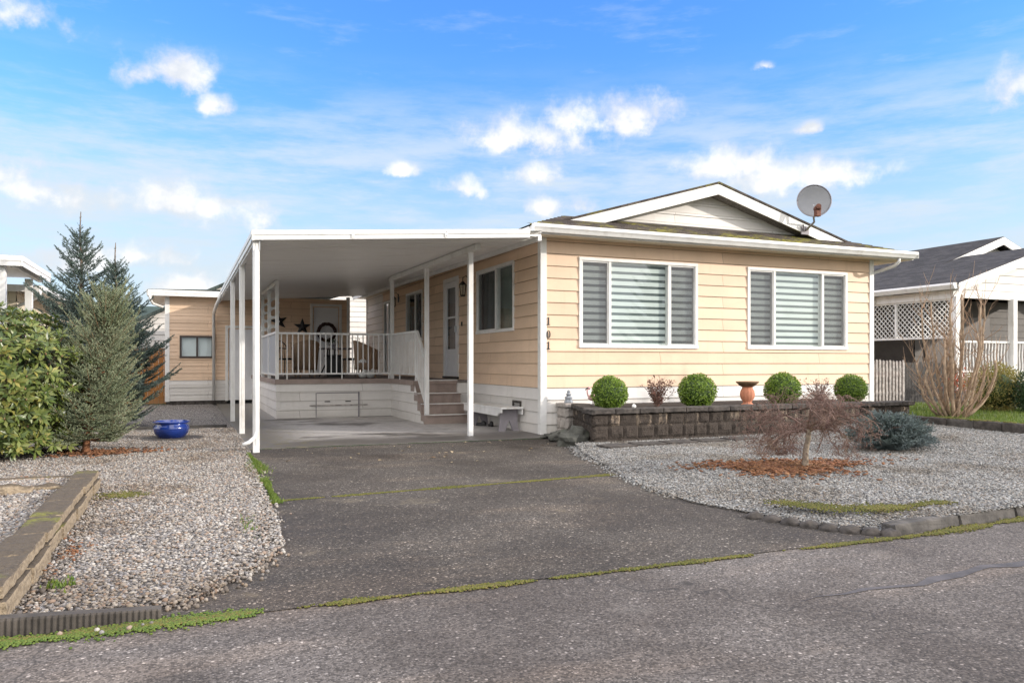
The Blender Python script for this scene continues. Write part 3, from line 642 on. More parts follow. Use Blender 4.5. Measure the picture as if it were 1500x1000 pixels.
for i,(y,z) in enumerate(st+[(3.55,.79)]):
    b=MB(); x0,x1=-1.155,-.28; zb=(st[i-1][1] if i else 0)
    b.box(x0,x1,y,y+.02,zb,z-.03); b.box(x0-.03,x0+.004,y-.005,y+.27,max(0,zb-.0),z-.002); b.build('riser',M['deckbrown'],deck)
    b=MB(); b.box(x0-.035,x1+.01,y-.03,y+.25 if i<3 else y+.1,z-.03,z+.003 if i<3 else DZ+.004); o=b.build('step',M['deckbrown'],deck,bevel=.004)
    b=MB(); zz=z+.003 if i<3 else DZ+.004; b.box(x0-.035,x1+.01,y-.034,y+.012,zz-.012,zz+.004); b.build('nosing',M['trim'],o)
b=MB(); b.box(-.28,-.03,3.5,3.56,0,.79); b.build('side_skirting',M['white_siding'],deck)
# access hatch
b=MB(); T=Tfront(DY); b.box(-2.83,-1.93,.018,.032,.03,.53,T); h=b.build('hatch',M['white_siding'],deck,bevel=.003)
b=MB(); b.box(-2.845,-2.832,.02,.036,.0,.54,T); b.box(-1.928,-1.90,.02,.042,.0,.56,T); b.box(-2.832,-1.928,.02,.034,.532,.545,T); b.build('hatch_frame',M['greypaint'],h)
b=MB(); b.box(-2.98,-1.72,.036,.06,.258,.285,T); b.build('latch_bar',M['greywood'],h,bevel=.004)
for x in (-2.60,-2.15):
    b=MB(); b.box(x-.06,x+.06,.033,.052,.345,.363,T); b.build('pull_handle',M['black'],h,bevel=.004)
# railings
def railing(p,q,zt0,zt1,zb0,zb1,n,mid=(),ends=True):
    p=Vector((*p,0));q=Vector((*q,0)); b=MB()
    b.bar((p.x,p.y,zt0),(q.x,q.y,zt1),.05,.045); b.bar((p.x,p.y,zb0),(q.x,q.y,zb1),.035,.035)
    ro=b.build('railing',M['white'],deck,bevel=.004)
    for i in range(n):
        t=(i+.5)/n; c=p.lerp(q,t); w=.011; b=MB()
        b.box(c.x-w,c.x+w,c.y-w,c.y+w,zb0+(zb1-zb0)*t-(.13 if i in mid else 0),zt0+(zt1-zt0)*t); b.build('baluster',M['white'],ro)
    return ro
railing((DX0+.03,DY+.0),(DX1,DY+.0),1.83,1.83,.96,.96,21,(1,11,20))
railing((DX1+.02,DY-.03),(DX1+.02,3.5),1.83,1.83,.96,.96,17,(5,))
b=MB(); b.box(DX1-.015,DX1+.04,3.44,3.5,.84,1.85); b.build('newel',M['white'],deck,bevel=.004)
railing((DX1+.02,3.44),(DX1+.02,2.78),1.82,1.20,.94,.32,6)
# left wind screen: frosted lower panels, louvres above
b=MB(); X=DX0
for y in (DY,7.2,8.9): b.box(X-.035,X+.035,y-.03,y+.03,.84,cz(X,y)-.02)
for z,hh in ((.92,.04),(1.82,.05)): b.box(X-.03,X+.03,DY,8.9,z,z+hh)
b.box(X-.03,X+.03,DY,8.9,-.1,-.02,lambda x,y,z:(x,y,cz(x,y)+z))
ws=b.build('wind_screen',M['white'],deck,bevel=.003)
for y0,y1 in ((DY,7.2),(7.2,8.9)):
    b=MB(); b.box(X-.004,X+.004,y0+.03,y1-.03,.96,1.82); b.build('frosted_pane',M['frost'],ws)
    b=MB()
    for i in range(5):
        z=1.95+i*.20; b.add([(X-.045,y0+.03,z),(X-.045,y1-.03,z),(X+.045,y1-.03,z+.13),(X+.045,y0+.03,z+.13)],[(0,1,2,3)])
    b.build('louvre_glass',M['glass'],ws)
    for i in range(5):
        z=1.95+i*.20
        for yy in (y0+.035,y1-.045): b=MB(); b.bar((X-.05,yy,z-.01),(X+.05,yy,z+.14),.012,.03); b.build('louvre_clip',M['alu'],ws)

# ------------------------------------------------------------------ storage shed at the back
shed=thing('storage_shed','low tan and white shed at the back of the carport with small brown framed window','shed',(-3.4,SHY,0))
kx=lambda X,Y=SHY:X   # shed plane
TS=Tfront(SHY); SX0,SX1=-5.97,-.84
SW=(-5.62,-4.72,1.33,1.97); D1=(-4.33,-3.45,.10,2.20); D2=(-1.93,-1.14,DZ,2.90)
b=siding(MB(),TS,SX0,SX1,.70,3.12,base=.70,holes=[hole(SW),hole(D1),hole(D2)]); siding(b,Tright(SX1),SHY,SHY+4.5,.7,3.12,base=.7); siding(b,Tleft(SX0),SHY,SHY+4.5,.7,3.12,base=.7); b.build('wall',M['tan'],shed)
b=siding(MB(),TS,SX0,SX1,.12,.697,base=.09,holes=[hole(D1)]); siding(b,Tleft(SX0),SHY,SHY+4.5,.12,.697,base=.09); b.build('skirting',M['white_siding'],shed)
b=MB(); b.box(SX0+.05,SX1-.05,SHY+.08,SHY+4.4,-.05,3.1); b.build('interior',M['darkroom'],shed)
b=MB(); b.box(SX0,-4.36,SHY-.01,SHY+.05,-.02,.115); b.build('foundation',M['concrete_dark'],shed)
b=MB(); b.box(SX0-.03,SX0+.09,SHY-.03,SHY+.08,.1,3.06); b.build('corner_trim',M['trim'],shed,bevel=.004); b=MB(); b.box(SX1-.07,SX1+.025,SHY-.03,SHY+.08,.8,3.2); b.build('corner_trim',M['trim'],shed,bevel=.004)
window(shed,TS,SW[0],SW[1],SW[2],SW[3],mull=(-5.16,),fm='brownframe',w=.055,back='slats')
b=MB(); e=.05
for a in ((SW[0]-e,SW[1]+e,SW[3],SW[3]+e),(SW[0]-e,SW[1]+e,SW[2]-e,SW[2]),(SW[0]-e,SW[0],SW[2],SW[3]),(SW[1],SW[1]+e,SW[2],SW[3])): b.box(a[0],a[1],.0,.026,a[2],a[3],TS)
b.build('window_casing',M['tan'],shed)
def slab_door(parent,T,u0,u1,z0,z1,knob,label=None):
    f=MB(); w=.075
    f.box(u0-w,u0,-.05,.035,z0,z1+w,T); f.box(u1,u1+w,-.05,.035,z0,z1+w,T); f.box(u0,u1,-.05,.035,z1,z1+w,T); f.build('door_frame',M['trim'],parent,bevel=.004)
    d=MB(); d.box(u0+.004,u1-.004,-.03,.0,z0+.015,z1-.004,T); do=d.build('door',M['door'],parent,bevel=.003,label=label)
    if knob is not None: k=MB(); k.ball(T(knob,.05,z0+.98),.032,2); k.tube([T(knob,0,z0+.98),T(knob,.04,z0+.98)],.014,8); k.build('knob',M['black'],do,smooth=True)
slab_door(shed,TS,*D1,-4.24); slab_door(shed,TS,*D2,-1.85)
b=MB(); slab_quad(b,[(-6.42,SHY-.42,3.22),(SX1+.1,SHY-.42,3.36),(SX1+.1,SHY+4.8,3.5),(-6.42,SHY+4.8,3.38)],.03); b.build('roof',M['shingle_green'],shed)
b=MB(); fasc(b,(-6.42,SHY-.40,3.06),(-4.4,SHY-.40,3.06),.15,(0,-1,0)); fasc(b,(-6.42,SHY-.40,3.06),(-6.42,SHY+4.8,3.2),.15,(-1,0,0)); b.build('fascia',M['alu'],shed)
b=MB(); b.add([(-6.40,SHY-.38,3.07),(-4.4,SHY-.38,3.07),(-4.4,SHY+.0,3.09),(SX0,SHY,3.09),(SX0,SHY+4.6,3.1),(-6.40,SHY+4.6,3.1)],[(0,1,2,3),(0,3,4,5)]); b.build('eave_soffit',M['trim'],shed)
b=MB(); b.tube([(-6.36,SHY-.42,3.06),(-6.36,SHY-.40,2.95),(-6.30,SHY-.2,2.84),(-6.05,SHY-.04,2.76)],.035,8); b.build('downspout',M['alu'],shed,smooth=True)

# things fixed or hung on the porch walls
def star(name,label,x,z,r,rot):
    o=thing(name,label,'wall star',(x,SHY-.06,z),'dark metal stars on the porch wall'); b=MB(); vs=[(0,-.05,0)]
    for i in range(10):
        a=PI/2+i*PI/5+rot; rr=r if i%2==0 else r*.40; vs.append((rr*math.cos(a),.03,rr*math.sin(a)))
    vs.append((0,.035,0))
    b.add(vs,[(0,1+i,1+(i+1)%10) for i in range(10)]+[(11,1+(i+1)%10,1+i) for i in range(10)]); b.build('star_body',M['black'],o,local=True)
star('barn_star','dark five pointed metal star half behind the porch screen post',-2.92,2.42,.27,.18)
star('barn_star','dark five pointed metal star between the porch screen and the wreath door',-2.24,2.27,.27,0)
wr=thing('wreath','round dark twig wreath hanging on the white shed door','wreath',(-1.52,SHY-.07,2.12)); b=MB()
for k in range(34):
    ph=random.random()*6.3; pts=[]
    for i in range(25):
        t=2*PI*i/24+k; rr=.255+.05*math.sin(t*3+ph)*random.uniform(.5,1); pts.append((rr*math.cos(t),.03*math.cos(t*5+ph),rr*math.sin(t)))
    b.tube(pts,.008,4,False)
b.build('twigs',simple('wreath_twig',(.045,.02,.018),.9,.4,40),wr,local=True)
def lantern(label,y,z,s):
    o=thing('wall_lantern',label,'wall lantern',(0,y,z),'black wall lanterns'); b=MB()
    b.box(-.035*s,-.005,-.05*s,.05*s,-.06*s,.20*s); b.tube([(-.02,0,.16*s),(-.10*s,0,.25*s),(-.17*s,0,.2*s),(-.17*s,0,.12*s)],.010*s,6)
    b.lathe([(.015*s,.13*s),(.085*s,.06*s),(.09*s,.05*s)],(-.17*s,0,0),6); b.lathe([(.05*s,-.20*s),(.062*s,-.18*s),(.05*s,-.17*s)],(-.17*s,0,0),6)
    for k in range(6):
        a=2*PI*k/6; b.bar((-.17*s+.052*s*math.cos(a),.052*s*math.sin(a),-.18*s),(-.17*s+.08*s*math.cos(a),.08*s*math.sin(a),.055*s),.010*s)
    b.build('lamp_body',M['black'],o,local=True)
    b=MB(); b.lathe([(.046*s,-.17*s),(.072*s,.05*s)],(-.17*s,0,0),6); b.build('glass_shade',M['glass'],o,local=True)
lantern('black wall lantern beside the storm door near the front post',3.50,2.76,.95); lantern('small black wall lantern further back between the porch windows',9.35,2.92,.9)

# ------------------------------------------------------------------ porch furniture
def wicker_chair(label,x,y,rz):
    o=thing('wicker_chair',label,'wicker chair',(x,y,DZ),'wicker chairs on the porch',rz); n=20
    def shell(r0,r1,zs,a0,a1,topf,name,m):
        b=MB(); vs=[]
        K=7
        for th in (0,.035):
            for j in range(K):
                for i in range(n+1):
                    t=i/n; a=a0+(a1-a0)*t; zt=topf(t); z=zs+(zt-zs)*j/(K-1); r=r0+(r1-r0)*j/(K-1)+th
                    vs.append((r*math.cos(a),r*1.0*math.sin(a),z))
        q=K*(n+1); fs=[]
        for j in range(K-1):
            for i in range(n): 
                p=j*(n+1)+i; fs+=[(p,p+1,p+n+2,p+n+1),(q+p,q+p+n+1,q+p+n+2,q+p+1)]
        for i in range(n):
            p=(K-1)*(n+1)+i; fs.append((p,p+1,q+p+1,q+p)); p=i; fs.append((p,q+p,q+p+1,p+1))
        b.add(vs,fs); return b.build(name,m,o,smooth=True,local=True)
    shell(.25,.30,.18,PI*.12,PI*1.88,lambda t:.62+.27*math.sin(PI*t)**1.6,'backrest',M['wicker'])   # back faces -X side
    b=MB(); b.lathe([(.24,.30),(.265,.33),(.265,.40),(.24,.42)],(0,0,0),20); b.build('seat',M['wicker'],o,local=True)
    b=MB(); b.lathe([(.2,.42),(.225,.44),(.225,.48),(.19,.50)],(0,0,0),20); b.build('cushion',M['greypaint'],o,smooth=True,local=True)
    for a in (45,135,225,315):
        b=MB(); a=R(a); b.tube([(.21*math.cos(a),.21*math.sin(a),.30),(.25*math.cos(a),.25*math.sin(a),0)],.022,8); b.build('leg',M['wicker'],o,local=True)
    b=MB(); pts=[]
    for i in range(25): t=i/24; a=PI*.12+PI*1.76*t; pts.append((.318*math.cos(a),.318*math.sin(a),.62+.27*math.sin(PI*t)**1.6))
    b.tube(pts,.026,8); b.build('rim',M['wicker'],o,smooth=True,local=True)
wicker_chair('brown wicker tub chair seen from behind at the left of the porch table',-2.72,8.0,R(100))
wicker_chair('brown wicker tub chair at the right of the porch table turned towards it',-1.28,7.6,R(0))
def metal_chair(label,x,y,rz):
    o=thing('metal_chair',label,'metal chair',(x,y,DZ),'black metal chairs on the porch',rz)
    b=MB(); b.lathe([(.20,.43),(.22,.45),(.22,.47),(.2,.48)],(0,0,0),18); b.build('seat',M['black'],o,local=True)
    b=MB(); pts=[(-.20,-.2,.45)]+[(-.22-.05*math.sin(PI*i/12),.24*-math.cos(PI*i/12),.66+.26*math.sin(PI*i/12)) for i in range(13)]+[(-.20,.2,.45)]
    b.tube(pts,.014,6)
    for i in range(5):
        y_=-.14+.07*i; b.tube([(-.21,y_,.46),(-.25,y_,.66+.24*math.sqrt(max(0,1-(y_/.24)**2)))],.008,5)
    b.tube([(-.24,-.22,.72),(-.26,0,.74),(-.24,.22,.72)],.012,5); b.build('backrest',M['black'],o,local=True)
    for a in (45,135,225,315):
        a=R(a); b=MB(); b.tube([(.18*math.cos(a),.18*math.sin(a),.44),(.25*math.cos(a),.25*math.sin(a),0)],.012,6); b.build('leg',M['black'],o,local=True)
metal_chair('black metal chair with curved back behind the left wicker chair',-3.05,9.3,R(45)); metal_chair('black metal chair with oval back behind the porch table',-1.42,9.1,R(160))
tb=thing('patio_table','round patio table with grey top on black legs between the wicker chairs','patio table',(-1.98,8.55,DZ))
b=MB(); b.lathe([(.50,.70),(.52,.715),(.52,.73),(.5,.735)],(0,0,0),32); b.build('tabletop',M['greypaint'],tb,local=True)
for a in (20,110,200,290):
    a=R(a); b=MB(); b.tube([(.12*math.cos(a),.12*math.sin(a),.70),(.16*math.cos(a),.16*math.sin(a),.35),(.36*math.cos(a),.36*math.sin(a),0)],.018,6); b.build('leg',M['black'],tb,local=True)
bx=thing('storage_box','black lidded storage box standing under the porch table','box',(-2.0,8.2,DZ)); b=MB(); b.box(-.19,.19,-.15,.15,0,.50); b.build('body',M['black'],bx,bevel=.02,local=True)
b=MB(); b.box(-.205,.205,-.165,.165,.50,.56); b.build('lid',M['black'],bx,bevel=.015,local=True)
pl=thing('table_plant','small dark potted plant standing on the porch table','potted plant',(-1.95,8.5,DZ+.735)); b=MB(); b.lathe([(.05,0),(.07,.09),(.075,.10)],(0,0,0),14); b.build('pot',M['greypaint'],pl,local=True)
P=RNG.normal(0,1,(70,3))*np.array([.08,.08,.05])+np.array([0,0,.17]); lv=np.array([[0,-.01,0],[.045,0,.008],[0,.01,0],[-.045,0,.008]]); scatter('foliage',lv,np.array([[0,1,2,3]]),P,np.ones(70),M['greenshrub'],parent=None).parent=pl
for lab,x,y,h in (('small rounded white ornament on the porch floor left of its pair',-1.66,6.3,.17),('small rounded white ornament on the porch floor nearer the corner post',-1.47,6.3,.19)):
    o=thing('porch_ornament',lab,'ornament',(x,y,DZ),'white ornaments on the porch floor'); b=MB(); b.ball((0,0,h*.45),h*.45,2,(1.25,.8,1)); b.ball((.06,0,h*.95),h*.24,2); b.tube([(.04,0,h*.5),(.06,0,h*.9)],[h*.25,h*.15],8); b.build('ornament_body',M['ceramic'],o,smooth=True,local=True)
o=thing('dome_ornament','small white dome ornament on a stem in front of the right wicker chair','lamp',(-1.56,6.7,DZ)); b=MB(); b.lathe([(.10,.36),(.098,.39),(.07,.43),(.02,.45)],(0,0,0),16); b.build('shade',M['ceramic'],o,smooth=True,local=True); b=MB(); b.tube([(0,0,0),(0,0,.37)],.008,6); b.lathe([(.06,0),(.06,.015)],(0,0,0),12); b.build('stem',M['alu'],o,local=True)  # white dome on a thin stem, an ornament that gives no light

# bench and shoes by the steps
bn=thing('garden_bench','white topped plank bench with grey legs cut with triangles against the side wall','bench',(-.25,1.5,0))
b=MB(); b.box(-.47,-.05,.62,2.6,.40,.432); b.build('seat',M['white'],bn,bevel=.006)
b=MB(); b.prism([(.64,.40),(2.58,.40),(2.58,.28),(.86,.275),(.80,.29),(.765,.32),(.74,.335),(.64,.34)],-.462,-.435,lambda u,v,w_:(w_,u,v)); b.prism([(.64,.40),(2.58,.40),(2.58,.30),(.64,.30)],-.075,-.05,lambda u,v,w_:(w_,u,v)); b.build('apron',M['white'],bn,bevel=.004)
for y in (.80,2.28):
    b=MB(); b.prism([(-.415,.40),(-.415,.17),(-.44,0),(-.32,0),(-.245,.20),(-.17,0),(-.06,0),(-.085,.17),(-.085,.40)],y,y+.035,lambda u,v,w_:(u,w_,v)); b.build('leg',M['greypaint'],bn,bevel=.003)
for i,(x,y,r_) in enumerate(((-.30,2.05,.5),(-.16,1.9,-.2))):
    o=thing('shoe',('black shoe under the bench lying nearer the steps','black shoe under the bench lying nearer the house wall')[i],'shoe',(x,y,0),'black shoes under the bench',r_)
    b=MB(); b.ball((0,.0,.035),.05,3,(.95,2.6,.75)); b.ball((0,-.06,.06),.045,2,(.9,1.3,1.1)); b.build('upper',M['black'],o,smooth=True,local=True); b=MB(); b.ball((0,0,.012),.052,3,(1,2.65,.25)); b.build('sole',M['black'],o,local=True)
# ------------------------------------------------------------------ ground, road, drive, beds
def sheet(name,poly,z,m,kind='structure',label=None,cat=None):
    b=MB(); b.add([(x,y,z) for x,y in poly],[tuple(range(len(poly)))]); o=b.build(name,m,recalc=False)
    if o.data.polygons[0].normal.z<0: o.data.flip_normals()
    return tag(o,label,cat,kind=kind)
M['dirt']=simple('dirt_and_grass',(.075,.085,.035),.95,.4,2,.5,30)
sheet('ground',[(-3000,-3000),(3000,-3000),(3000,3000),(-3000,3000)],-.03,M['dirt'],label='flat ground of the neighbourhood reaching the horizon',cat='ground')
sheet('road',[(-150,-16.5),(150,-16.5),(150,-7.70),(-150,-7.70)],0,M['road'],label='grey speckled asphalt road along the bottom of the view',cat='road')
sheet('driveway',[(-5.9,-7.74),(-5.9,-7.5),(-4.9,-6),(-4.66,-.42),(.1,-.55),(.3,-1.2),(-.2,-1.9),(-.9,-4),(-.4,-7.4),(-.4,-7.74)],.005,M['driveway'],label='dark exposed aggregate driveway between the gravel beds',cat='driveway')
b=MB(); b.box(-4.64,.02,-.44,12.3,-.05,.012); tag(b.build('carport_slab',M['slab'],bevel=.008),'pale stained concrete slab under the carport','slab',kind='structure')
M['seal']=simple('tar_seal',(.075,.068,.070),.8,.3,8,.5,70)
b=MB(); pts=[]; 
for i in range(40):
    t=i/39; x=-2.6+6.6*t; y=-8.62+.30*t+.03*math.sin(i*.9)+.02*math.sin(i*2.3); wd=.035*(1-.3*math.sin(i*1.7))*(min(1,t*6)) ; pts.append((x,y,wd))
b.add([(x,y+s*w_,.003) for x,y,w_ in pts for s in (-1,1)],[(2*i,2*i+2,2*i+3,2*i+1) for i in range(39)]); tag(b.build('road_patch_strip',M['seal'],recalc=False),'dark tar strip sealed into the road at the right','road strip',kind='structure')
ss=lambda x:np.clip(x,0,1)**2*(3-2*np.clip(x,0,1))
def zR(x,y): return .018+.055*ss((x+1.3)/1.2)+.11*ss((x-1.8)/4.2)+.05*ss((x-3)/3)*ss((y+4)/2)
def zL(x,y): return .025+0*x
def zB(x,y): return .125+.02*np.sin(x*3)*np.sin(y*2)
GR=[(.1,-1.75),(-.4,-1.98),(-.75,-2.9),(-1.0,-3.9),(-1.22,-4.67),(-1.42,-5.5),(-1.45,-6.2),(-1.30,-6.75),(-1.15,-7.3),(-.88,-7.62),(0,-7.62),(6,-7.3),(9,-7.2),(9,-7),(5.68,-6.8),(5.62,-2.0),(5.9,-1.98)]
GL=[(-4.64,12),(-4.64,-.8),(-4.70,-1.5),(-4.72,-3),(-4.76,-4.5),(-4.79,-5.6),(-4.82,-6.42),(-5.05,-6.98),(-5.42,-7.54),(-6.17,-7.52),(-6.17,-3.3),(-11,-3.3),(-11,12)]
GLB=[(-6.26,-7.42),(-6.26,-3.45),(-11,-3.45),(-11,-7.42)]
def bed(name,poly,zf,m,label,cell=.09):
    P=np.array(poly); x0,y0=P.min(0)-cell; x1,y1=P.max(0)+cell; nx=int((x1-x0)/cell); ny=int((y1-y0)/cell)
    gx,gy=np.meshgrid(x0+cell*np.arange(nx+1),y0+cell*np.arange(ny+1),indexing='ij'); V=np.stack([gx.ravel(),gy.ravel()],1)
    ins=inpoly(V,poly).reshape(nx+1,ny+1); er=ins.copy(); er[1:-1,1:-1]=ins[1:-1,1:-1]&ins[2:,1:-1]&ins[:-2,1:-1]&ins[1:-1,2:]&ins[1:-1,:-2]
    z=zf(gx,gy)+RNG.normal(0,.004,gx.shape); z=np.where(er,z,-.012)
    idx=np.arange((nx+1)*(ny+1)).reshape(nx+1,ny+1)
    k=ins[:-1,:-1]|ins[1:,:-1]|ins[1:,1:]|ins[:-1,1:]
    F=np.stack([idx[:-1,:-1][k],idx[1:,:-1][k],idx[1:,1:][k],idx[:-1,1:][k]],1)
    o=npmesh(name,np.stack([gx.ravel(),gy.ravel(),z.ravel()],1),F,m,smooth=True); return tag(o,label,'gravel bed',kind='structure')
bed('gravel_bed',GR,zR,M['gravel_blue'],'grey gravel bed in front of the planter wall')
bed('gravel_bed',GL,zL,M['gravel'],'pale gravel bed left of the driveway')
bed('gravel_bed',GLB,zB,M['gravel'],'raised gravel bed behind the low concrete edging at far left')
IV,IF=ico(1)
OV=np.array([[1,0,0],[-1,0,0],[0,1,0],[0,-1,0],[0,0,1],[0,0,-1],[.62,.62,.3]],float)[:6]*1.12; OF=np.array([[4,0,2],[4,2,1],[4,1,3],[4,3,0],[5,2,0],[5,1,2],[5,3,1],[5,0,3]])
def pebbles(name,poly,zf,n,r0,r1,m,label,keep=None,lo_poly=False):
    P=np.array(poly); lo,hi=P.min(0),P.max(0); Q=RNG.uniform(lo,hi,(int(n),2)); Q=Q[inpoly(Q,poly)]
    if keep is not None: Q=Q[keep(Q)]
    S=RNG.uniform(r0,r1,len(Q))*(1+.5*(RNG.random(len(Q))>.93)); z=zf(Q[:,0],Q[:,1])+S*.15+RNG.uniform(-.004,.006,len(Q))
    sc3=S[:,None]*np.stack([RNG.uniform(.8,1.35,len(Q)),RNG.uniform(.75,1.1,len(Q)),RNG.uniform(.45,.8,len(Q))],1)
    bv,bf=(OV,OF) if lo_poly else (IV,IF)
    pv=bv*(1+RNG.uniform(-.14,.14,(len(bv),1)))
    o=scatter(name,pv,bf,np.column_stack([Q,z]),sc3,m,tilt=.5); return tag(o,label,'gravel',kind='stuff')
infront=lambda Q: (Q[:,1]<3.2)&(Q[:,0]>-8.6)
pebbles('gravel',GL,zL,330000,.0062,.0128,M['pebble'],'pale river pebbles covering the front of the left bed',lambda Q:(Q[:,1]<-3.2)&(Q[:,0]>-8.6))
pebbles('gravel',GL,zL,250000,.0075,.0135,M['pebble'],'pale river pebbles in the back of the left bed near the pot',lambda Q:infront(Q)&(Q[:,1]>=-3.2),True)
pebbles('gravel',GLB,zB,60000,.0065,.013,M['pebble'],'pebbles in the raised bed at far left',lambda Q:Q[:,0]>-8)
pebbles('gravel',GR,zR,230000,.0062,.0128,M['pebble_blue'],'grey pebbles covering the right bed',None,True)
# pebbles strayed over the bed edges
def stray(pts,n,spread,label,m):
    out=[]; 
    for _ in range(n):
        i=random.randrange(len(pts)-1); t=random.random(); a,b_=pts[i],pts[i+1]
        out.append((a[0]+(b_[0]-a[0])*t+random.gauss(0,spread),a[1]+(b_[1]-a[1])*t+random.gauss(0,spread),.012))
    P=np.array(out); S=RNG.uniform(.007,.015,len(P)); tag(scatter('gravel',IV,IF,P,S,m,tilt=.5),label,'gravel',kind='stuff')
stray([(.0,-1.85),(-.4,-1.98),(-.75,-2.9),(-1.22,-4.67),(-1.45,-5.9)],900,.05,'pebbles strayed onto the right edge of the driveway',M['pebble_blue'])
stray([(-4.70,-2),(-4.76,-4.5),(-4.90,-6.5),(-5.1,-7.05),(-5.5,-7.55)],700,.05,'pebbles strayed onto the left edge of the driveway',M['pebble'])
stray([(-5.9,-7.74),(-5.55,-7.76)],7,.035,'few pale pebbles lying on the road by the ribbed curb',M['pebble'])
# moss and grass along joints
def moss(pts,n,spread,label,name='moss',mat='moss',r=(.0035,.0095),zz=.007,flat=.6,gap=.45,cat='moss'):
    from mathutils import noise as N
    P=[]; n=int(n*3)
    seg=[(Vector(a).to_2d(),Vector(b_).to_2d()) for a,b_ in zip(pts[:-1],pts[1:])]; tot=sum((b_-a).length for a,b_ in seg)
    while len(P)<n:
        d=random.random()*tot
        for a,b_ in seg:
            l=(b_-a).length
            if d<=l: break
            d-=l
        c=a.lerp(b_,d/l); nn=N.noise((c.x*1.7,c.y*1.7,3.1))*.5+.5+.25*N.noise((c.x*6,c.y*6,1))
        if nn<gap*random.uniform(.6,1.2): continue
        sp2=spread*(.35+1.9*max(0,nn-gap*.8)); P.append((c.x+random.gauss(0,sp2),c.y+random.gauss(0,sp2),zz))
    P=np.array(P); S=RNG.uniform(*r,len(P)); S3=np.stack([S,S,S*flat],1)
    return tag(scatter(name,IV,IF,P,S3,M[mat],tilt=.3),label,cat,kind='stuff')
moss([(-6.3,-7.72),(-5.4,-7.73),(-3.5,-7.76),(-1.1,-7.77),(-.7,-7.76)],2100,.026,'yellow green moss in the joint between driveway and road',gap=.52)
moss([(-6.2,-7.75),(-5.6,-7.74),(-5.0,-7.73)],900,.05,'brighter moss cushion at the end of the ribbed curb',mat='grass')
moss([(-4.72,-4.68),(-3.6,-4.60),(-2.2,-4.50),(-1.2,-4.42)],1900,.022,'yellow moss line across the driveway joint',gap=.35)
moss([(-.9,-7.8),(.5,-7.68),(2,-7.6)],850,.035,'patchy moss along the road in front of the right curb',gap=.60)
moss([(-1.03,-6.74),(-.90,-7.0),(-.76,-7.2)],420,.085,'yellow moss patch in the right gravel bed, the left one of two',zz=.085,gap=.42)
moss([(-.64,-7.2),(-.27,-7.27),(.2,-7.24)],520,.085,'yellow moss patch in the right gravel bed, the right one of two',zz=.085,gap=.42)
moss([(-6.0,-3.95),(-5.88,-4.05)],260,.06,'small round moss patch in the left gravel bed',zz=.035,gap=.1)
moss([(-.2,-.60),(-1.5,-.52),(-3,-.46),(-4.5,-.42)],500,.02,'thin dark moss along the front edge of the slab',mat='greenshrub',gap=.4)
def blades(name,P,h,m,label,cat,w=.006,lean=.5):
    n=len(P); a=RNG.uniform(0,2*PI,n); H=RNG.uniform(h[0],h[1],n); ln=RNG.uniform(-lean,lean,n); d=np.stack([np.cos(a),np.sin(a),0*a],1); s=np.stack([-np.sin(a),np.cos(a),0*a],1)*w
    V=np.stack([P-s,P+s,P+d*(ln*H)[:,None]+np.array([0,0,1])*H[:,None]],1).reshape(-1,3); return tag(npmesh(name,V,np.arange(3*n).reshape(-1,3),m),label,cat,kind='stuff')
Q=[]
for _ in range(5200):
    t=random.random(); y=-.95-3.9*t; wd=.07+.05*math.sin(y*2.1+1)
    if math.sin(y*2.7+.5)+.9*random.random()<-.15: continue
    Q.append((-4.68-.03*t+random.gauss(0,wd*.5),y,.012))
blades('grass',np.array(Q),(.012,.036),M['grass'],'bright grass growing along the left edge of the driveway','grass')
Q=np.array([(-6.02+random.gauss(0,.035),-6.95+random.gauss(0,.05),.03) for _ in range(70)]+[(-5.0+random.gauss(0,.03),-5.75+random.gauss(0,.2),.02) for _ in range(90)]); blades('weeds',Q,(.012,.035),M['grass'],'small green weeds in the left gravel','weed',.008)
# dry leaves scattered on the drive
P=np.column_stack([RNG.uniform(-4.5,0,46),-.55-np.abs(RNG.normal(0,1.6,46)),np.full(46,.014)]); lv=np.array([[-.5,0,0],[0,-.28,.12],[.5,0,0.02],[0,.28,.14]])
M['dryleaf']=leaf_mat('pale_dry_leaf',[(.34,.25,.16),(.45,.36,.24),(.25,.15,.08)],.8,.1)
tag(scatter('dry_leaves',lv,np.array([[0,1,2,3]]),P,RNG.uniform(.03,.09,46),M['dryleaf'],tilt=.25,smooth=False),'pale dry leaves scattered along the driveway and slab','leaf litter',kind='stuff')

# ------------------------------------------------------------------ curbs, edging, low walls
def rough_box(mb,x0,x1,y0,y1,z0,z1,n=(6,3,3),amp=.006,seed=0):
    from mathutils import noise as N
    bm=bmesh.new(); bmesh.ops.create_cube(bm,size=1)
    bmesh.ops.subdivide_edges(bm,edges=bm.edges,cuts=max(n)-1 if max(n)>1 else 1,use_grid_fill=True)
    vs=[]
    for v in bm.verts:
        p=Vector((x0+(v.co.x+.5)*(x1-x0),y0+(v.co.y+.5)*(y1-y0),z0+(v.co.z+.5)*(z1-z0)))
        k=N.noise_vector(p*14+Vector((seed,0,0)))*amp+N.noise_vector(p*45+Vector((0,seed,0)))*amp*.6
        cr=sum(1 for c in v.co if abs(c)>.49)
        if cr>=2: k-=Vector([math.copysign(amp*.8,c) if abs(c)>.49 else 0 for c in v.co])
        vs.append(p+k)
    mb.add(vs,[tuple(q.index for q in f.verts) for f in bm.faces]); bm.free()
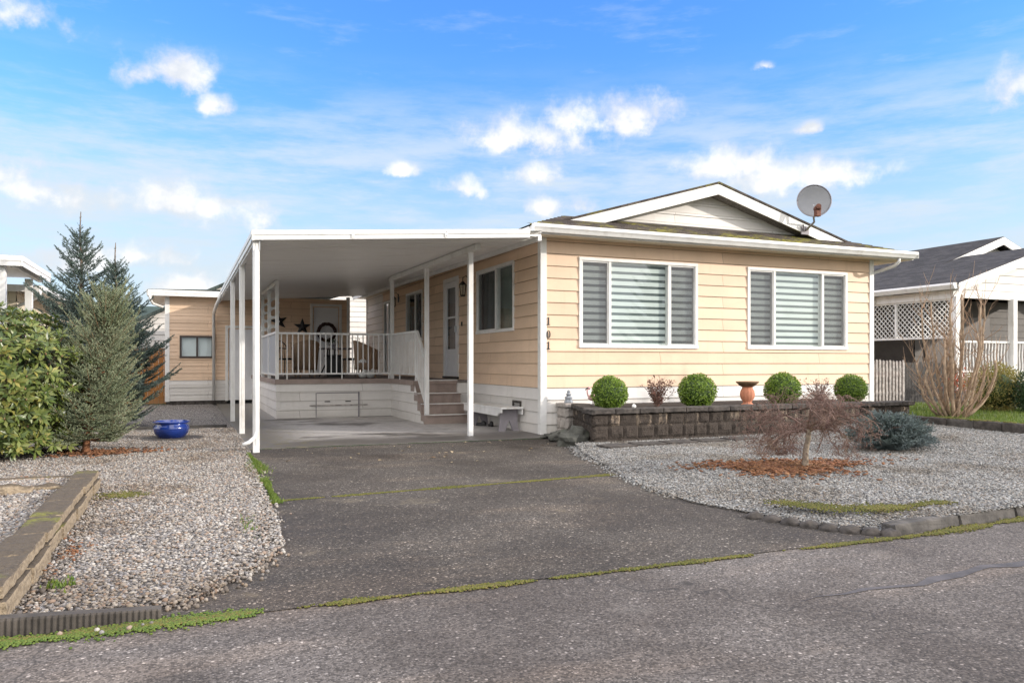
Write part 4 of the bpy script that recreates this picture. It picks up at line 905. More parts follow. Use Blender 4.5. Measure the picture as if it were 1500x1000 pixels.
# ribbed curb at the left front
b=MB(); prof=[(-7.575,.0),(-7.66,.0),(-7.65,.075),(-7.643,.085),(-7.583,.085),(-7.575,.078)]
n=110; vs=[]
for i in range(n+1):
    x=-6.21+.69*i/n; d=.004*(1 if (i//2)%2 else -1)
    for j,(y,z) in enumerate(prof): vs.append((x,y+(d if j in(1,2,3) else 0),z*(1-.45*i/n)))
k=len(prof); b.add(vs,[(i*k+j,i*k+(j+1)%k,(i+1)*k+(j+1)%k,(i+1)*k+j) for i in range(n) for j in range(k)]+[tuple(range(k)),tuple(range(n*k+k-1,n*k-1,-1))])
tag(b.build('curb_stone',M['ribcurb'],bevel=0),'ribbed grey concrete curb stone at the left front corner','curb stone')
# low stepped edging on the left
le=thing('edging_wall','low mossy concrete edging wall running back along the left gravel','low wall',(-6.25,-5.4,0))
y=-7.5; i=0
while y<-3.4:
    ln=.56+.1*random.random(); e=min(y+ln,-3.36); b=MB()
    o_=.012*math.sin(i*2.1)
    rough_box(b,-6.37+o_,-6.165+o_,y+.004,e-.004,-.03,.115,(8,8,8),.005,i); b.build('lower_block',M['edging'],le,smooth=False)
    b=MB(); rough_box(b,-6.375-o_,-6.182-o_*.5,y+.03,e+.022,.118,.185,(8,8,8),.006,i+9); b.build('cap_block',M['edging'],le,smooth=False); y=e; i+=1
b=MB(); rough_box(b,-10.5,-6.37,-3.46,-3.34,-.03,.15,(14,4,4),.008,3); tag(b.build('cross_timber',M['edging']),'old timber edging running left from the end of the low wall','timber')
for k_,(x,y,r_,lab) in enumerate(((-6.75,-4.25,.12,'long weathered stone lying in the raised bed'),(-6.98,-4.38,.09,'rounded pale stone at the left of the long stone'),(-6.5,-4.12,.08,'small flat stone touching the low edging wall'))):
    b=MB(); b.ball((x,y,.14),r_,3,(1.5,.8,.55),.35,k_); tag(b.build('garden_stone',M['edging'],smooth=True),lab,'stone')
# curb at the right front
pos=[(-.88,-7.72),(-.14,-7.65),(.58,-7.58),(1.32,-7.51),(2.05,-7.44),(2.8,-7.37),(3.55,-7.3),(4.3,-7.23)]
for i,(p,q) in enumerate(zip(pos[:-1],pos[1:])):
    b=MB(); a=math.atan2(q[1]-p[1],q[0]-p[0]); Ln=math.hypot(q[0]-p[0],q[1]-p[1])
    bb=MB(); rough_box(bb,.012,Ln-.012,0,.13,-.03,.075,(7,4,4),.006,i+20)
    for v in bb.v:
        yy=v[1]+(v[2]*.25 if v[1]<.07 else 0)
        b.v.append((p[0]+v[0]*math.cos(a)-yy*math.sin(a),p[1]+v[0]*math.sin(a)+yy*math.cos(a),v[2]))
    b.f=bb.f
    o=tag(b.build('curb_stone',M['curb_dark']),['curb stone at the right corner next to the scalloped edging','second curb stone right of the driveway corner','curb stone cut by the right edge of the view'][min(i,2)],'curb stone','curb stones in front of the right gravel bed')
sp_=[(-1.37,-6.85),(-1.33,-7.0),(-1.28,-7.14),(-1.23,-7.27),(-1.17,-7.40),(-1.09,-7.52),(-1.0,-7.62),(-.92,-7.70)]
for i,(x,y) in enumerate(sp_):
    b=MB(); b.ball((x,y,.0),.070,3,(1.05,1.0,.78),.25,i+40); tag(b.build('edging_stone',M['concrete_dark'],smooth=True),['small dark rounded edging stone at the driveway bend, first from the back','dark rounded edging stone in the row beside the driveway bend'][min(i,1)] if i<7 else 'dark rounded edging stone touching the curb corner','edging stone','scalloped edging stones at the driveway bend')
lw=thing('low_block_wall','low dark mossy block wall between the right gravel and the neighbouring lawn','low wall',(5.7,-4.5,0))
y=-2.15; i=0
while y>-9:
    b=MB(); rough_box(b,5.62,5.80,y-.44,y-.006,.0,.32,(6,8,5),.008,i+60); b.build('wall_block',M['concrete_dark'] if i%3!=2 else M['curb_dark'],lw); y-=.445; i+=1
moss([(5.71,-2.2),(5.71,-8.5)],900,.03,'moss on top of the low dark block wall',zz=.322,gap=.4,r=(.01,.03))
b=MB(); b.box(5.8,40,-9,1.4,-.05,.28); tag(b.build('lawn',M['dirt']),'neighbouring lawn behind the low block wall','lawn',kind='structure')
n=26000; P=np.column_stack([5.82+RNG.random(n)**1.5*4,RNG.uniform(-7,1.3,n),np.full(n,.278)]); blades('grass',P,(.03,.075),M['grass'],'green grass on the neighbouring lawn','grass')

# ------------------------------------------------------------------ planter wall
pw=thing('planter_wall','stained split face block planter wall in front of the house','retaining wall',(2.9,-1.5,0))
b=MB(); PY=-2.04
from mathutils import noise as NZ
def block_face(mb,T,u0,u1,z0,z1,seed,amp=.020):
    nu,nz=6,5; vs=[]
    for j in range(nz+1):
        for i in range(nu+1):
            u=u0+(u1-u0)*i/nu; z=z0+(z1-z0)*j/nz; ed=i in(0,nu) or j in(0,nz)
            d=-.012 if ed else .012+amp*NZ.noise((u*13+seed,z*13,seed*.37))+amp*.6*NZ.noise((u*31,z*31,seed))
            vs.append(T(u,d,z))
    k=nu+1; base=len(vs)
    fs=[(j*k+i,j*k+i+1,(j+1)*k+i+1,(j+1)*k+i) for j in range(nz) for i in range(nu)]
    vs+=[T(u0,-.06,z0),T(u1,-.06,z0),T(u1,-.06,z1),T(u0,-.06,z1)]
    fs+=[tuple([base,base+1]+list(range(nu,-1,-1))),tuple([base+3,base+2]+[nz*k+i for i in range(nu,-1,-1)][::1])]
    mb.add(vs,fs)
def course(mb,T,u0,u1,z0,z1,seed,wmin=.19,wmax=.30):
    u=u0; i=0
    while u<u1-.02:
        e=u+random.uniform(wmin,wmax); e=u1 if u1-e<.1 else e; block_face(mb,T,u+.002,e-.002,z0+.001,z1-.001,seed*17.3+i); u=e; i+=1
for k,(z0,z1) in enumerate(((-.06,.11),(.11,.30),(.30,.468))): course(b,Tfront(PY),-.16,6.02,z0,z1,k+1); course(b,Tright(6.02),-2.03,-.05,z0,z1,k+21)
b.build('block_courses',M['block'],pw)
M['paleblock']=simple('pale_block',(.36,.325,.30),.92,.2,14,.8,60,dirt=((.16,.15,.14),.6))
b=MB(); ea,eb=(-.16,-2.035),(.40,-.37); el_=math.hypot(eb[0]-ea[0],eb[1]-ea[1]); ed=((eb[0]-ea[0])/el_,(eb[1]-ea[1])/el_)
Tdiag=lambda u,d,z:(ea[0]+ed[0]*u-ed[1]*d,ea[1]+ed[1]*u+ed[0]*d,z)
for k,(z0,z1) in enumerate(((-.06,.11),(.11,.30),(.30,.468))): course(b,Tdiag,.0,el_-.02,z0,z1,k+11)
b.build('return_courses',M['block'],pw)
b=MB()
for k,(z0,z1) in enumerate(((-.06,.11),(.11,.30),(.30,.468))): course(b,Tfront(-.36),.27,.50,z0,z1,k+31); course(b,Tleft(.27),-.35,-.03,z0,z1,k+41)
b.build('end_pillar',M['paleblock'],pw)
b=MB(); b.prism([(-.12,-1.98),(5.98,-1.98),(5.98,-.04),(.32,-.04),(.32,-.33),(.42,-.33)],-.06,.50); b.build('soil',M['soil'],pw)
x=-.21; i=0
while x<6.05:
    e=min(x+.40,6.08); b=MB(); rough_box(b,x+.003,e-.003,-2.10,-1.80,.470,.545,(7,5,3),.007,i+100); b.build('cap_stone',M['concrete_dark'],pw); x=e; i+=1
for k_ in range(4):
    bb=MB(); u0=.30+k_*.35; rough_box(bb,u0,min(u0+.345,el_-.01),-.26,.05,.470,.542,(6,5,3),.007,131+k_); bb.v=[Tdiag(*q) for q in bb.v]; bb.build('cap_stone',M['concrete_dark'],pw)
b=MB(); rough_box(b,.24,.53,-.40,-.035,.470,.538,(6,7,3),.006,139); b.build('cap_stone',M['paleblock'],pw)
b=MB(); b.ball((.59,-1.93,.565),.03,2,(1.2,.9,1),.4,3); tag(b.build('white_pebble',M['ceramic'],smooth=True),'small white stone sitting on the planter cap between ball shrub and brown shrub','stone')
for k_,(x,y,r_,lab,sq) in enumerate(((-.28,-1.72,.19,'larger dark mossy rock leaning on the left end of the planter',(1.25,.9,1.0)),(-.15,-1.05,.15,'smaller mossy rock by the house corner behind the larger one',(1.4,.9,.75)),(-.12,-.62,.10,'flat grey rock nearest the house corner trim',(1.5,.8,.4)))):
    b=MB(); b.ball((x,y,r_*.45),r_,3,sq,.42,k_+5); tag(b.build('garden_rock',M['stone']),lab,'rock','rocks at the left end of the planter')
for i,(x,y,r_) in enumerate(((-.10,-2.62,.1),(.42,-2.56,-.08),(.95,-2.52,.06),(1.50,-2.50,-.05),(2.05,-2.46,.1))):
    o=thing('stepping_stone',['nearest square dark stepping stone beside the driveway','second stepping stone from the driveway','middle stepping stone of the row along the planter','fourth stepping stone from the driveway','farthest stepping stone behind the bare maple'][i],'stepping stone',(x,y,float(zR(x,y))+.01),'stepping stones along the planter',r_)
    b=MB(); rough_box(b,-.23,.23,-.16,.16,-.02,.022,(6,5,2),.005,i+200); b.build('slab_body',M['concrete_dark'],o,local=True)

# ------------------------------------------------------------------ foliage kit
def scatterM(name,pv,pf,P,Mx,S,m,parent=None,smooth=True):
    n=len(P); V=np.einsum('nij,nkj->nki',Mx,pv[None]*np.asarray(S).reshape(n,1,-1))+P[:,None,:]
    F=(pf[None]+(np.arange(n)*len(pv))[:,None,None]).reshape(-1,pf.shape[1]); return npmesh(name,V.reshape(-1,3),F,m,parent,smooth,off=0)
def frames(f,u):
    f=f/np.linalg.norm(f,axis=1,keepdims=True); s=np.cross(u,f); s/=np.linalg.norm(s,axis=1,keepdims=True)+1e-9; u2=np.cross(f,s); return np.stack([f,s,u2],2)
LEAF=np.array([[0,0,0],[.5,.17,.035],[.5,0,0],[.5,-.17,.035],[1,0,-.07]]); LEAFF=np.array([[0,2,1],[0,3,2],[2,4,1],[2,3,4]])
DIA=np.array([[0,0,0],[.5,.28,.05],[1,0,0],[.5,-.28,.05]]); DIAF=np.array([[0,1,2,3]])
def needles(name,segs,dens,ln,w,m,parent,spread=.8):
    A=np.array([s[0] for s in segs],float); B=np.array([s[1] for s in segs],float); L_=np.linalg.norm(B-A,axis=1); cnt=np.maximum(1,(L_*dens).astype(int))
    idx=np.repeat(np.arange(len(A)),cnt); t=RNG.random(len(idx)); D=(B-A)/L_[:,None]; d=D[idx]; P=A[idx]+(B-A)[idx]*t[:,None]
    r=RNG.normal(0,1,(len(idx),3)); r-=d*np.sum(r*d,1,keepdims=True); r/=np.linalg.norm(r,axis=1,keepdims=True)+1e-9
    f=d*RNG.uniform(.45,.9,(len(idx),1))+r*spread; f/=np.linalg.norm(f,axis=1,keepdims=True)
    s=np.cross(f,RNG.normal(0,1,(len(idx),3))); s/=np.linalg.norm(s,axis=1,keepdims=True)+1e-9
    l=RNG.uniform(.75,1.2,(len(idx),1))*ln*(1-.4*t[:,None]); V=np.stack([P-s*w/2,P+s*w/2,P+f*l],1).reshape(-1,3)
    return npmesh(name,V,np.arange(len(V)).reshape(-1,3),m,parent,off=0)
def spruce(name,label,loc,H,Rr,mat,whorls,dens=150,ln=.028,wn=.0055,zlow=.10,leader=.18,prof=.8,seed=1,lean=(0,0),bark='bark',skip=None,lift=1.0,bshift=(0,0),kf=1.0,nbr=7,tmax=.30):
    rr=random.Random(seed); o=thing(name,label,'tree',loc); segs=[]; wood=MB(); tr=MB()
    ax=lambda z:Vector((lean[0]*(z/H)+.015*math.sin(z*4+seed),lean[1]*(z/H)+.012*math.cos(z*3.3),z))
    tr.tube([ax(H*i/14) for i in range(15)],[.030*H**.5*(1-i/14.6)+.004 for i in range(15)],8); tr.build('trunk',M[bark],o,smooth=True,local=True)
    top=1-leader
    for i in range(whorls):
        t=zlow+(top-zlow)*(i/(whorls-1))**.92; z=H*t; q=(t-zlow)/(1-zlow); Lb=min(Rr,Rr*kf*(1-q)**prof)+.03
        if q<.12: Lb*=.75+2*q
        nb=int(nbr+2*(1-q)); a0=rr.random()*6.3; ew=R(4+46*q**1.3+rr.uniform(-7,7))*lift
        for k in range(nb):
            a=a0+2*PI*k/nb+rr.gauss(0,.22); l=Lb*rr.uniform(.66,1.22); e=min(R(62),ew+R(rr.uniform(-6,6)))
            dh=Vector((math.cos(a),math.sin(a),0)); p0=ax(z+rr.uniform(-.02,.02)); n=max(4,int(l/.085)); pts=[]
            for j in range(n+1):
                s=j/n; pts.append(p0+dh*l*s+Vector((bshift[0]*s*l,bshift[1]*s*l,math.tan(e)*l*s-.12*l*math.sin(s*PI)*(1-q)+.16*l*s*s)))
            wood.tube(pts,[.007*(1-.8*j/n)*(.5+l) for j in range(n+1)],4,False)
            for j in range(n):
                A,B=pts[j],pts[j+1]
                if j>0 or q>.55: segs.append((A,B))
                if j<1 and l>.3: continue
                for sd_ in (-1,1):
                    d=(B-A).normalized(); side=d.cross(Vector((0,0,1))).normalized(); tl=(.42*l*(1-j/n)+.05)*rr.uniform(.7,1.15); tl=min(tl,tmax)
                    td=(d*.95+side*sd_*rr.uniform(.6,.9)+Vector((0,0,rr.uniform(-.10,.16)))).normalized()
                    st=A.lerp(B,rr.random()); md=st+td*tl*.55; en=md+(td+d*.4+Vector((0,0,.15))).normalized()*tl*.5
                    segs+= [(st,md),(md,en)]
                    if tl>.12:
                        for s2 in (-1,1):
                            for _ in range(2 if tl>.2 else 1):
                                t2=(td*.9+td.cross(Vector((0,0,1))).normalized()*s2*.75+Vector((0,0,rr.uniform(-.25,.12)))).normalized(); b0=st.lerp(en,rr.uniform(.15,.75)); segs.append((b0,b0+t2*tl*rr.uniform(.3,.5)))
    for j in range(6): segs.append((ax(H*(top+leader*.9*j/6)),ax(H*(top+leader*.9*(j+1)/6))))
    wood.build('branches',M[bark],o,local=True)
    nl=needles('needles',segs,dens,ln,wn,mat,o)
    return o
spruce('spruce_tree','tall blue grey spruce with a bare leader, the tallest conifer at left',(-7.19,4.3,0),3.93,1.12,M['spruce_dark'],25,dens=250,ln=.030,wn=.011,seed=3,zlow=.06,prof=1.2,leader=.13,kf=1.45)
spruce('spruce_tree','second tall dark spruce with open tip right of the tallest one',(-6.60,4.0,0),3.36,1.0,M['spruce_dark'],23,dens=250,ln=.030,wn=.011,seed=5,zlow=.07,prof=1.3,leader=.15,kf=1.4)
spruce('spruce_tree','bushy light green spruce in front with reddish trunk foot',(-6.64,-.35,0),2.05,.66,M['spruce_light'],32,dens=430,ln=.018,wn=.0088,nbr=11,tmax=.24,zlow=.11,leader=.06,seed=8,lean=(.30,.05),bark='redbark',prof=.60,lift=1.25)
spruce('spruce_tree','distant dark conifer tip above the white gable',(-13.0,42,0),6.5,1.5,M['spruce_dark'],12,dens=30,ln=.12,wn=.04,seed=11,leader=.08)
spruce('evergreen_tree','evergreen tree across the road, mirrored in the left front window',(19.5,-26,0),7.2,2.6,M['spruce_dark'],20,dens=60,ln=.09,wn=.03,seed=17,leader=.06,prof=.7)
# rhododendron
rd=thing('rhododendron','large glossy rhododendron shrub at the left edge of the view','shrub',(-7.62,-.12,0))
rr=random.Random(4); C_=Vector((0,0,.98)); P=[];Fm=[];Um=[];S_=[]; stems=MB(); bp=[];bf=[]
for i in range(1750):
    u=Vector((rr.gauss(0,1),rr.gauss(0,1),rr.gauss(0,1))).normalized()
    if u.z<-.55 : u.z*=.5
    lump=1+.10*NZ.noise(u*2.3+Vector((5,2,1)))+.05*NZ.noise(u*6)
    k=lump*(rr.uniform(.90,1.02) if rr.random()<.72 else rr.uniform(.62,.9))
    rad=Vector((1.06,1.06,.90)); c=C_+Vector((u.x*rad.x*k,u.y*rad.y*k,u.z*rad.z*k))
    if i%4==0: a_=rr.random()*6.283; q_=rr.uniform(.70,.93); u=Vector((math.cos(a_),math.sin(a_),-.15)); c=Vector((u.x*q_,u.y*q_,rr.uniform(.08,.6)))
    if c.z<.14: c.z=.10+rr.random()*.25
    axv=(u+Vector((0,0,.55))+Vector((rr.gauss(0,.25),rr.gauss(0,.25),rr.gauss(0,.2)))).normalized()
    if i%3==0: stems.tube([Vector((0,0,.2))+u*.15,C_*.55+u*.35*k,c-axv*.03],[.02,.011,.006],4,False)
    n=rr.randint(7,11); a0=rr.random()*6.3; sx=axv.orthogonal().normalized(); sy=axv.cross(sx)
    for j in range(n):
        a=a0+2*PI*j/n+rr.gauss(0,.15); op=rr.uniform(.75,1.5)
        f=(axv*math.cos(op)+(sx*math.cos(a)+sy*math.sin(a))*math.sin(op)).normalized()
        P.append(c+f*.008); Fm.append(f); Um.append((axv+f*.1)); S_.append(rr.uniform(.085,.135))
    if rr.random()<.28: bp.append(c+axv*.02); bf.append(axv)
Mx=frames(np.array(Fm),np.array(Um)); S_=np.array(S_); scatterM('leaves',LEAF*np.array([1,1.05,1]),LEAFF,np.array(P),Mx,np.stack([S_,S_,S_],1),M['rhodo'],rd)
stems.build('stems',M['bark'],rd,local=True)
scatter('buds',IV*np.array([.5,.5,1]),IF,np.array(bp),np.full(len(bp),.018),M['bud'],tilt=.6).parent=rd
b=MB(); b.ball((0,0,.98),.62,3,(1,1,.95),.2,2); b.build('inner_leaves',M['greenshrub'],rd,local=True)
# clipped box balls
def boxball(r):
    o=thing('box_ball','clipped round box shrub left of the brown shrub, first from the house corner','shrub',(0,0,0),'clipped box balls in the planter'); n=4600
    u=RNG.normal(0,1,(n,3)); u/=np.linalg.norm(u,axis=1,keepdims=True); nz=np.array([NZ.noise(Vector(x*2.3))*.07+NZ.noise(Vector(x*8))*.045 for x in u])
    P=u*(r*(.90+nz+RNG.uniform(-.06,.07,n)))[:,None]; P[:,2]=P[:,2]*.96
    f=RNG.normal(0,1,(n,3))*.75+u*.8; up=RNG.normal(0,1,(n,3))*.35+u; s=RNG.uniform(.022,.038,n)
    scatterM('leaves',DIA,DIAF,P,frames(f,up),np.stack([s,s,s],1),M['boxwood'],o)
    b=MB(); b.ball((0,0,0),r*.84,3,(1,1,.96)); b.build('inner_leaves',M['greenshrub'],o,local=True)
    b=MB(); b.tube([(0,0,-r*1.0),(0,0,0)],.03,6); b.build('stem',M['bark'],o,local=True); return o
bb0=boxball(.275)
for i,(x,z,s,lab) in enumerate(((.46,.735,1.0,None),(2.05,.745,1.09,'clipped round box shrub between the brown shrub and the urn, the largest'),(3.77,.75,1.07,'clipped round box shrub right of the terracotta urn'),(5.29,.735,1.0,'clipped round box shrub at the right corner of the house front'))):
    o=bb0 if i==0 else copy_tree(bb0); o.location=(x,-1.45,z); o.scale=(s,s,s*(.97 if i%2 else 1.0)); o.rotation_euler.z=i*1.3
    if lab: o['label']=lab
# brown leaved shrubs
def brown_shrub(label,loc,h,w,nl,mat,seed,droop=0):
    rr=random.Random(seed); o=thing('brown_shrub',label,'shrub',loc,'brown shrubs in the planter'); b=MB(); P=[];F_=[]
    for i in range(46):
        a=rr.random()*6.28; sp=rr.uniform(.1,1)*w; hh=h*rr.uniform(.55,1.05); pts=[Vector((math.cos(a)*sp*t**1.2+rr.gauss(0,.012),math.sin(a)*sp*.8*t**1.2+rr.gauss(0,.012),hh*t)) for t in (0,.25,.5,.75,1)]
        b.tube(pts,[.006,.005,.004,.003,.0015],4,False)
        for k in range(nl):
            t=rr.uniform(.2,1)*4; j=min(3,int(t)); p=pts[j].lerp(pts[j+1],t-j); d=Vector((rr.gauss(0,1),rr.gauss(0,1),rr.gauss(.2,.8))).normalized(); P.append(p+d*.02); F_.append(d)
            if rr.random()<.5: b.tube([p,p+d*.06],[.002,.001],3,False)
    b.build('twigs',M['twig'],o,local=True)
    if P: n=len(P); s=RNG.uniform(.025,.05,n); scatterM('leaves',DIA,DIAF,np.array(P),frames(np.array(F_),RNG.normal(0,1,(n,3))),np.stack([s,s*.9,s],1),mat,o)
brown_shrub('reddish brown leafy shrub between the two left box balls',(1.34,-1.4,.49),.48,.30,17,M['nandina'],3); brown_shrub('bare brown twiggy shrub behind the maple between the right box balls',(4.72,-1.3,.49),.42,.42,7,M['nandina'],9)
# ------------------------------------------------------------------ bare weeping maple
mp=thing('weeping_maple','small bare weeping maple with dense reddish twigs in the gravel','tree',(.63,-5.28,float(zR(.63,-5.28))))
rr=random.Random(12); tr=MB(); tw=MB(); tips=[]
tr.tube([(-.015,0,-.03),(-.005,0,.08),(.01,.01,.2),(.035,0,.32),(.045,.01,.42)],[.040,.034,.030,.027,.028],9); tr.build('trunk',M['palebark'],mp,smooth=True,local=True)
def grow(p,d,l,r,lev):
    n=6; pts=[p]; q=p.copy(); dd=d.copy()
    for i in range(n):
        dd=(dd+Vector((rr.gauss(0,.30),rr.gauss(0,.30),rr.gauss(0,.24)-(.07 if lev>=2 else .05 if lev==1 else .03)))).normalized(); q=q+dd*l/n
        if q.z>.78: dd.z-=.5
        if q.z<.16: q.z=.16+rr.random()*.03; dd.z=abs(dd.z)*.1
        pts.append(q.copy())
    tw.tube(pts,[r*(1-.62*i/n) for i in range(n+1)],5 if lev<1 else 3,False)
    if lev<4:
        k={0:7,1:6,2:4,3:3}[lev]
        for j in range(k):
            i=rr.randint(1 if lev else 2,n); s=pts[i]; nd=(pts[i]-pts[i-1]).normalized(); side=Vector((rr.gauss(0,1),rr.gauss(0,1),rr.gauss(.05,.55))).normalized()
            grow(s,(nd*.75+side*.85).normalized(),l*rr.uniform(.42,.72),max(.0013,r*.52),lev+1)
    else: tips.append(q.copy())
    if lev>=3: tips.append(pts[-1])
for i in range(8):
    a=2*PI*i/8+rr.gauss(0,.3); grow(Vector((.045,.01,.37+.06*rr.random())),Vector((math.cos(a),math.sin(a),rr.uniform(.15,.95))).normalized(),rr.uniform(.40,.60),.015,0)
tw.build('twigs',M['twig'],mp,local=True)
tips=[t for t in tips if rr.random()<.20]; n=len(tips); s=RNG.uniform(.018,.036,n); scatterM('dry_leaves',DIA,DIAF,np.array(tips),frames(RNG.normal(0,1,(n,3))-np.array([0,0,.8]),RNG.normal(0,1,(n,3))),np.stack([s,s*.6,s],1),M['mapleleaf'],mp)
# mulch under the maple and at the spruce foot
def mulch(c,rx,ry,n,label,zf,k=1.0):
    a=RNG.uniform(0,2*PI,n); r=np.abs(RNG.normal(0,.52,n))*(1+.28*np.sin(3*a+1)+.18*np.sin(5*a+2))+.12*RNG.random(n); x=c[0]+rx*r*np.cos(a); y=c[1]+ry*r*np.sin(a); P=np.column_stack([x,y,zf(x,y)+RNG.uniform(.008,.035,n)])
    bv=np.array([[sx,sy,sz] for sz in(-.12,.12) for sy in(-.28,.28) for sx in(-.5,.5)]); bf=np.array([[0,2,3,1],[4,5,7,6],[0,1,5,4],[2,6,7,3],[0,4,6,2],[1,3,7,5]])
    tag(scatter('bark_mulch',bv,bf,P,k*RNG.uniform(.018,.05,n),M['mulch'],tilt=.5,smooth=False),label,'mulch',kind='stuff')
mulch((.50,-5.12),.80,.52,4200,'reddish bark mulch around the maple trunk',zR); mulch((-6.45,-.35),.6,.4,900,'reddish needles around the front spruce trunk',zL); mulch((-7.3,-2.9),.5,.35,500,'reddish litter in front of the rhododendron',zL); mulch((-6.06,-6.2),0.10,.5,70,'dry brown leaves along the low edging wall',zL,.5)
# dwarf blue spruce
db=thing('dwarf_spruce','low spreading dwarf blue spruce behind the bare maple','shrub',(2.92,-4.35,float(zR(2.92,-4.35)))); rr=random.Random(6); segs=[]; wd=MB()
for i in range(340):
    a=rr.random()*6.28; e=1.2*rr.random()**1.3; l=(.58-.18*e/1.15)*rr.uniform(.8,1.08); d=Vector((math.cos(a)*math.cos(e),math.sin(a)*math.cos(e)*.85,math.sin(e)*.85)); p=[Vector((0,0,.06))+d*l*t+Vector((0,0,.05*t*t)) for t in (0,.35,.6,.8,1)]
    wd.tube(p,[.008,.006,.005,.003,.002],4,False); segs+=[(p[j],p[j+1]) for j in (1,2,3)]
    for j in (1,2,3):
        for s_ in range(4): dd=(d*.8+Vector((rr.gauss(0,.5),rr.gauss(0,.5),rr.gauss(0.1,.35)))).normalized(); q=p[j].lerp(p[j+1],rr.random()); segs.append((q,q+dd*rr.uniform(.06,.12)))
wd.build('branches',M['bark'],db,local=True); needles('needles',segs,520,.020,.008,M['spruce_blue'],db); b=MB(); b.ball((0,0,.10),.20,3,(1.3,1.1,.6),.35,3); b.build('inner_needles',M['spruce_blue'],db,local=True)

# ------------------------------------------------------------------ ornaments
ur=thing('urn_planter','fluted terracotta urn standing in the planter between box balls','urn',(3.0,-1.5,.50))
b=MB(); prof=[(.095,0),(.10,.02),(.085,.035),(.065,.05),(.07,.07),(.105,.12),(.118,.18),(.108,.24),(.088,.275),(.080,.295),(.085,.305)]; b.lathe(prof,(0,0,0),48,.03); b.build('body',M['terra'],ur,smooth=True,local=True)
b=MB(); b.lathe([(.085,.305),(.12,.325),(.165,.365),(.18,.375),(.18,.395),(.165,.395),(.14,.37),(.02,.355)],(0,0,0),40,.02); b.build('bowl_rim',M['mossrim'],ur,smooth=True,local=True)
fl=thing('flamingo','faded pink garden flamingo left of the first box ball','garden ornament',(.40,-.95,.50))
b=MB(); b.tube([(-.02,0,.30),(-.055,0,.27),(-.045,0,.20),(-.01,0,.16),(.02,0,.14)],[.015,.013,.014,.02,.03],8); b.ball((-.022,0,.302),.026,2); b.ball((.06,0,.155),.075,3,(1.35,.62,.72)); b.tube([(.12,0,.16),(.18,0,.13)],[.04,.008],8); b.build('body',M['flamingo'],fl,smooth=True,local=True)
b=MB(); b.tube([(-.035,0,.305),(-.075,0,.29),(-.085,0,.265)],[.014,.010,.003],6); b.build('beak',M['black'],fl,local=True)
for y in (-.02,.02): b=MB(); b.tube([(.06,y,.12),(.055,y,.05),(.06,y,-.02)],.006,6); b.build('leg',M['greypaint'],fl,local=True)
sta=thing('pagoda_statue','small grey stone pagoda statue on the left end of the planter cap','statue',(.385,-.24,.538))
b=MB(); b.lathe([(.075,0),(.08,.02),(.07,.035),(.06,.04),(.065,.075),(.05,.085)],(0,0,0),8); b.lathe([(.085,.083),(.05,.105),(.04,.11),(.042,.14)],(0,0,0),8); b.lathe([(.06,.138),(.03,.16),(.026,.165),(.032,.185),(.022,.205),(.004,.215)],(0,0,0),12); b.build('statue_body',M['statue'],sta,bevel=.003,local=True)
bpz=thing('plant_pot','round glazed blue pot standing on the left gravel','pot',(-5.64,1.5,.03))
b=MB(); b.lathe([(.17,0),(.20,.01),(.265,.09),(.285,.16),(.275,.205),(.25,.23),(.255,.245),(.285,.255),(.295,.27),(.285,.285),(.25,.28),(.24,.25),(.03,.24)],(0,0,0),48); b.build('pot_body',M['bluepot'],bpz,smooth=True,local=True); bpz.scale=(.92,.92,.95)
b=MB(); b.lathe([(.46,-.012),(.45,0.004),(.2,.006)],(0,0,0),40); tag(b.build('round_paver',M['concrete_dark'],None),'dark round paver under the blue pot','paver').location=(-5.62,1.5,.034)
b=MB(); rough_box(b,-9,-4.75,3.35,3.47,.0,.075,(16,3,3),.006,77); tag(b.build('cross_edging',M['darkwood']),'dark timber strip across the left gravel behind the blue pot','timber')

# ------------------------------------------------------------------ neighbours on the right
nb=thing('neighbour_house','white neighbouring house with charcoal roof and lattice screened porch','house',(14,4,0))
b=MB(); slab_quad(b,[(11.72,1.38,3.14),(15.3,1.38,4.27),(15.3,8,4.27),(11.72,8,3.14)],.05); slab_quad(b,[(15.3,1.38,4.27),(18.9,1.38,3.14),(18.9,8,3.14),(15.3,8,4.27)],.05); slab_quad(b,[(11.74,4.0,3.0),(17.1,4.0,4.97),(17.1,18,4.97),(11.74,18,3.0)],.05); slab_quad(b,[(17.1,4.0,4.97),(22.4,4.0,3.0),(22.4,18,3.0),(17.1,18,4.97)],.05); b.build('roof',M['shingle_black'],nb)
def gable(parent,x0,xr,x1,z0,zr,Y,h=.2):
    for a,za,b_,zb in ((x0,z0,xr,zr),(xr,zr,x1,z0)):
        b=MB(); b.prism([(a,za-.04),(b_,zb-.04),(b_,zb-.04-h),(a,za-.04-h)],Y-.012,Y+.03,lambda u,v,w_:(u,w_,v)); b.build('rake_board',M['white'],parent)
gable(nb,11.72,15.3,18.9,3.16,4.29,1.38,.21); gable(nb,11.74,17.1,22.4,3.02,4.99,4.0,.22)
b=siding(MB(),Tfront(1.75),12,18.7,2.83,4.2,clip=lambda z:(11.72+(z+.12-3.14)/.3156,18.9-(z+.12-3.14)/.3156) if z>3.14 else (12.3,18.6)); siding(b,Tfront(4.4),12,22,3.2,4.95,clip=lambda z:(11.74+(z+.2-3.0)/.3675,22.4-(z+.2-3.0)/.3675)); b.build('gable_wall',M['white_siding'],nb)
b=MB(); b.prism([(11.70,2.98),(11.70,3.13),(11.58,3.13),(11.56,3.08),(11.62,2.98)],1.4,18,lambda u,v,w_:(u,w_,v)); b.build('gutter',M['alu'],nb)
b=MB(); b.box(11.9,12.06,1.66,6.5,2.78,2.98); b.box(12.06,18.6,1.66,1.74,2.80,2.98); b.build('beam',M['white'],nb)
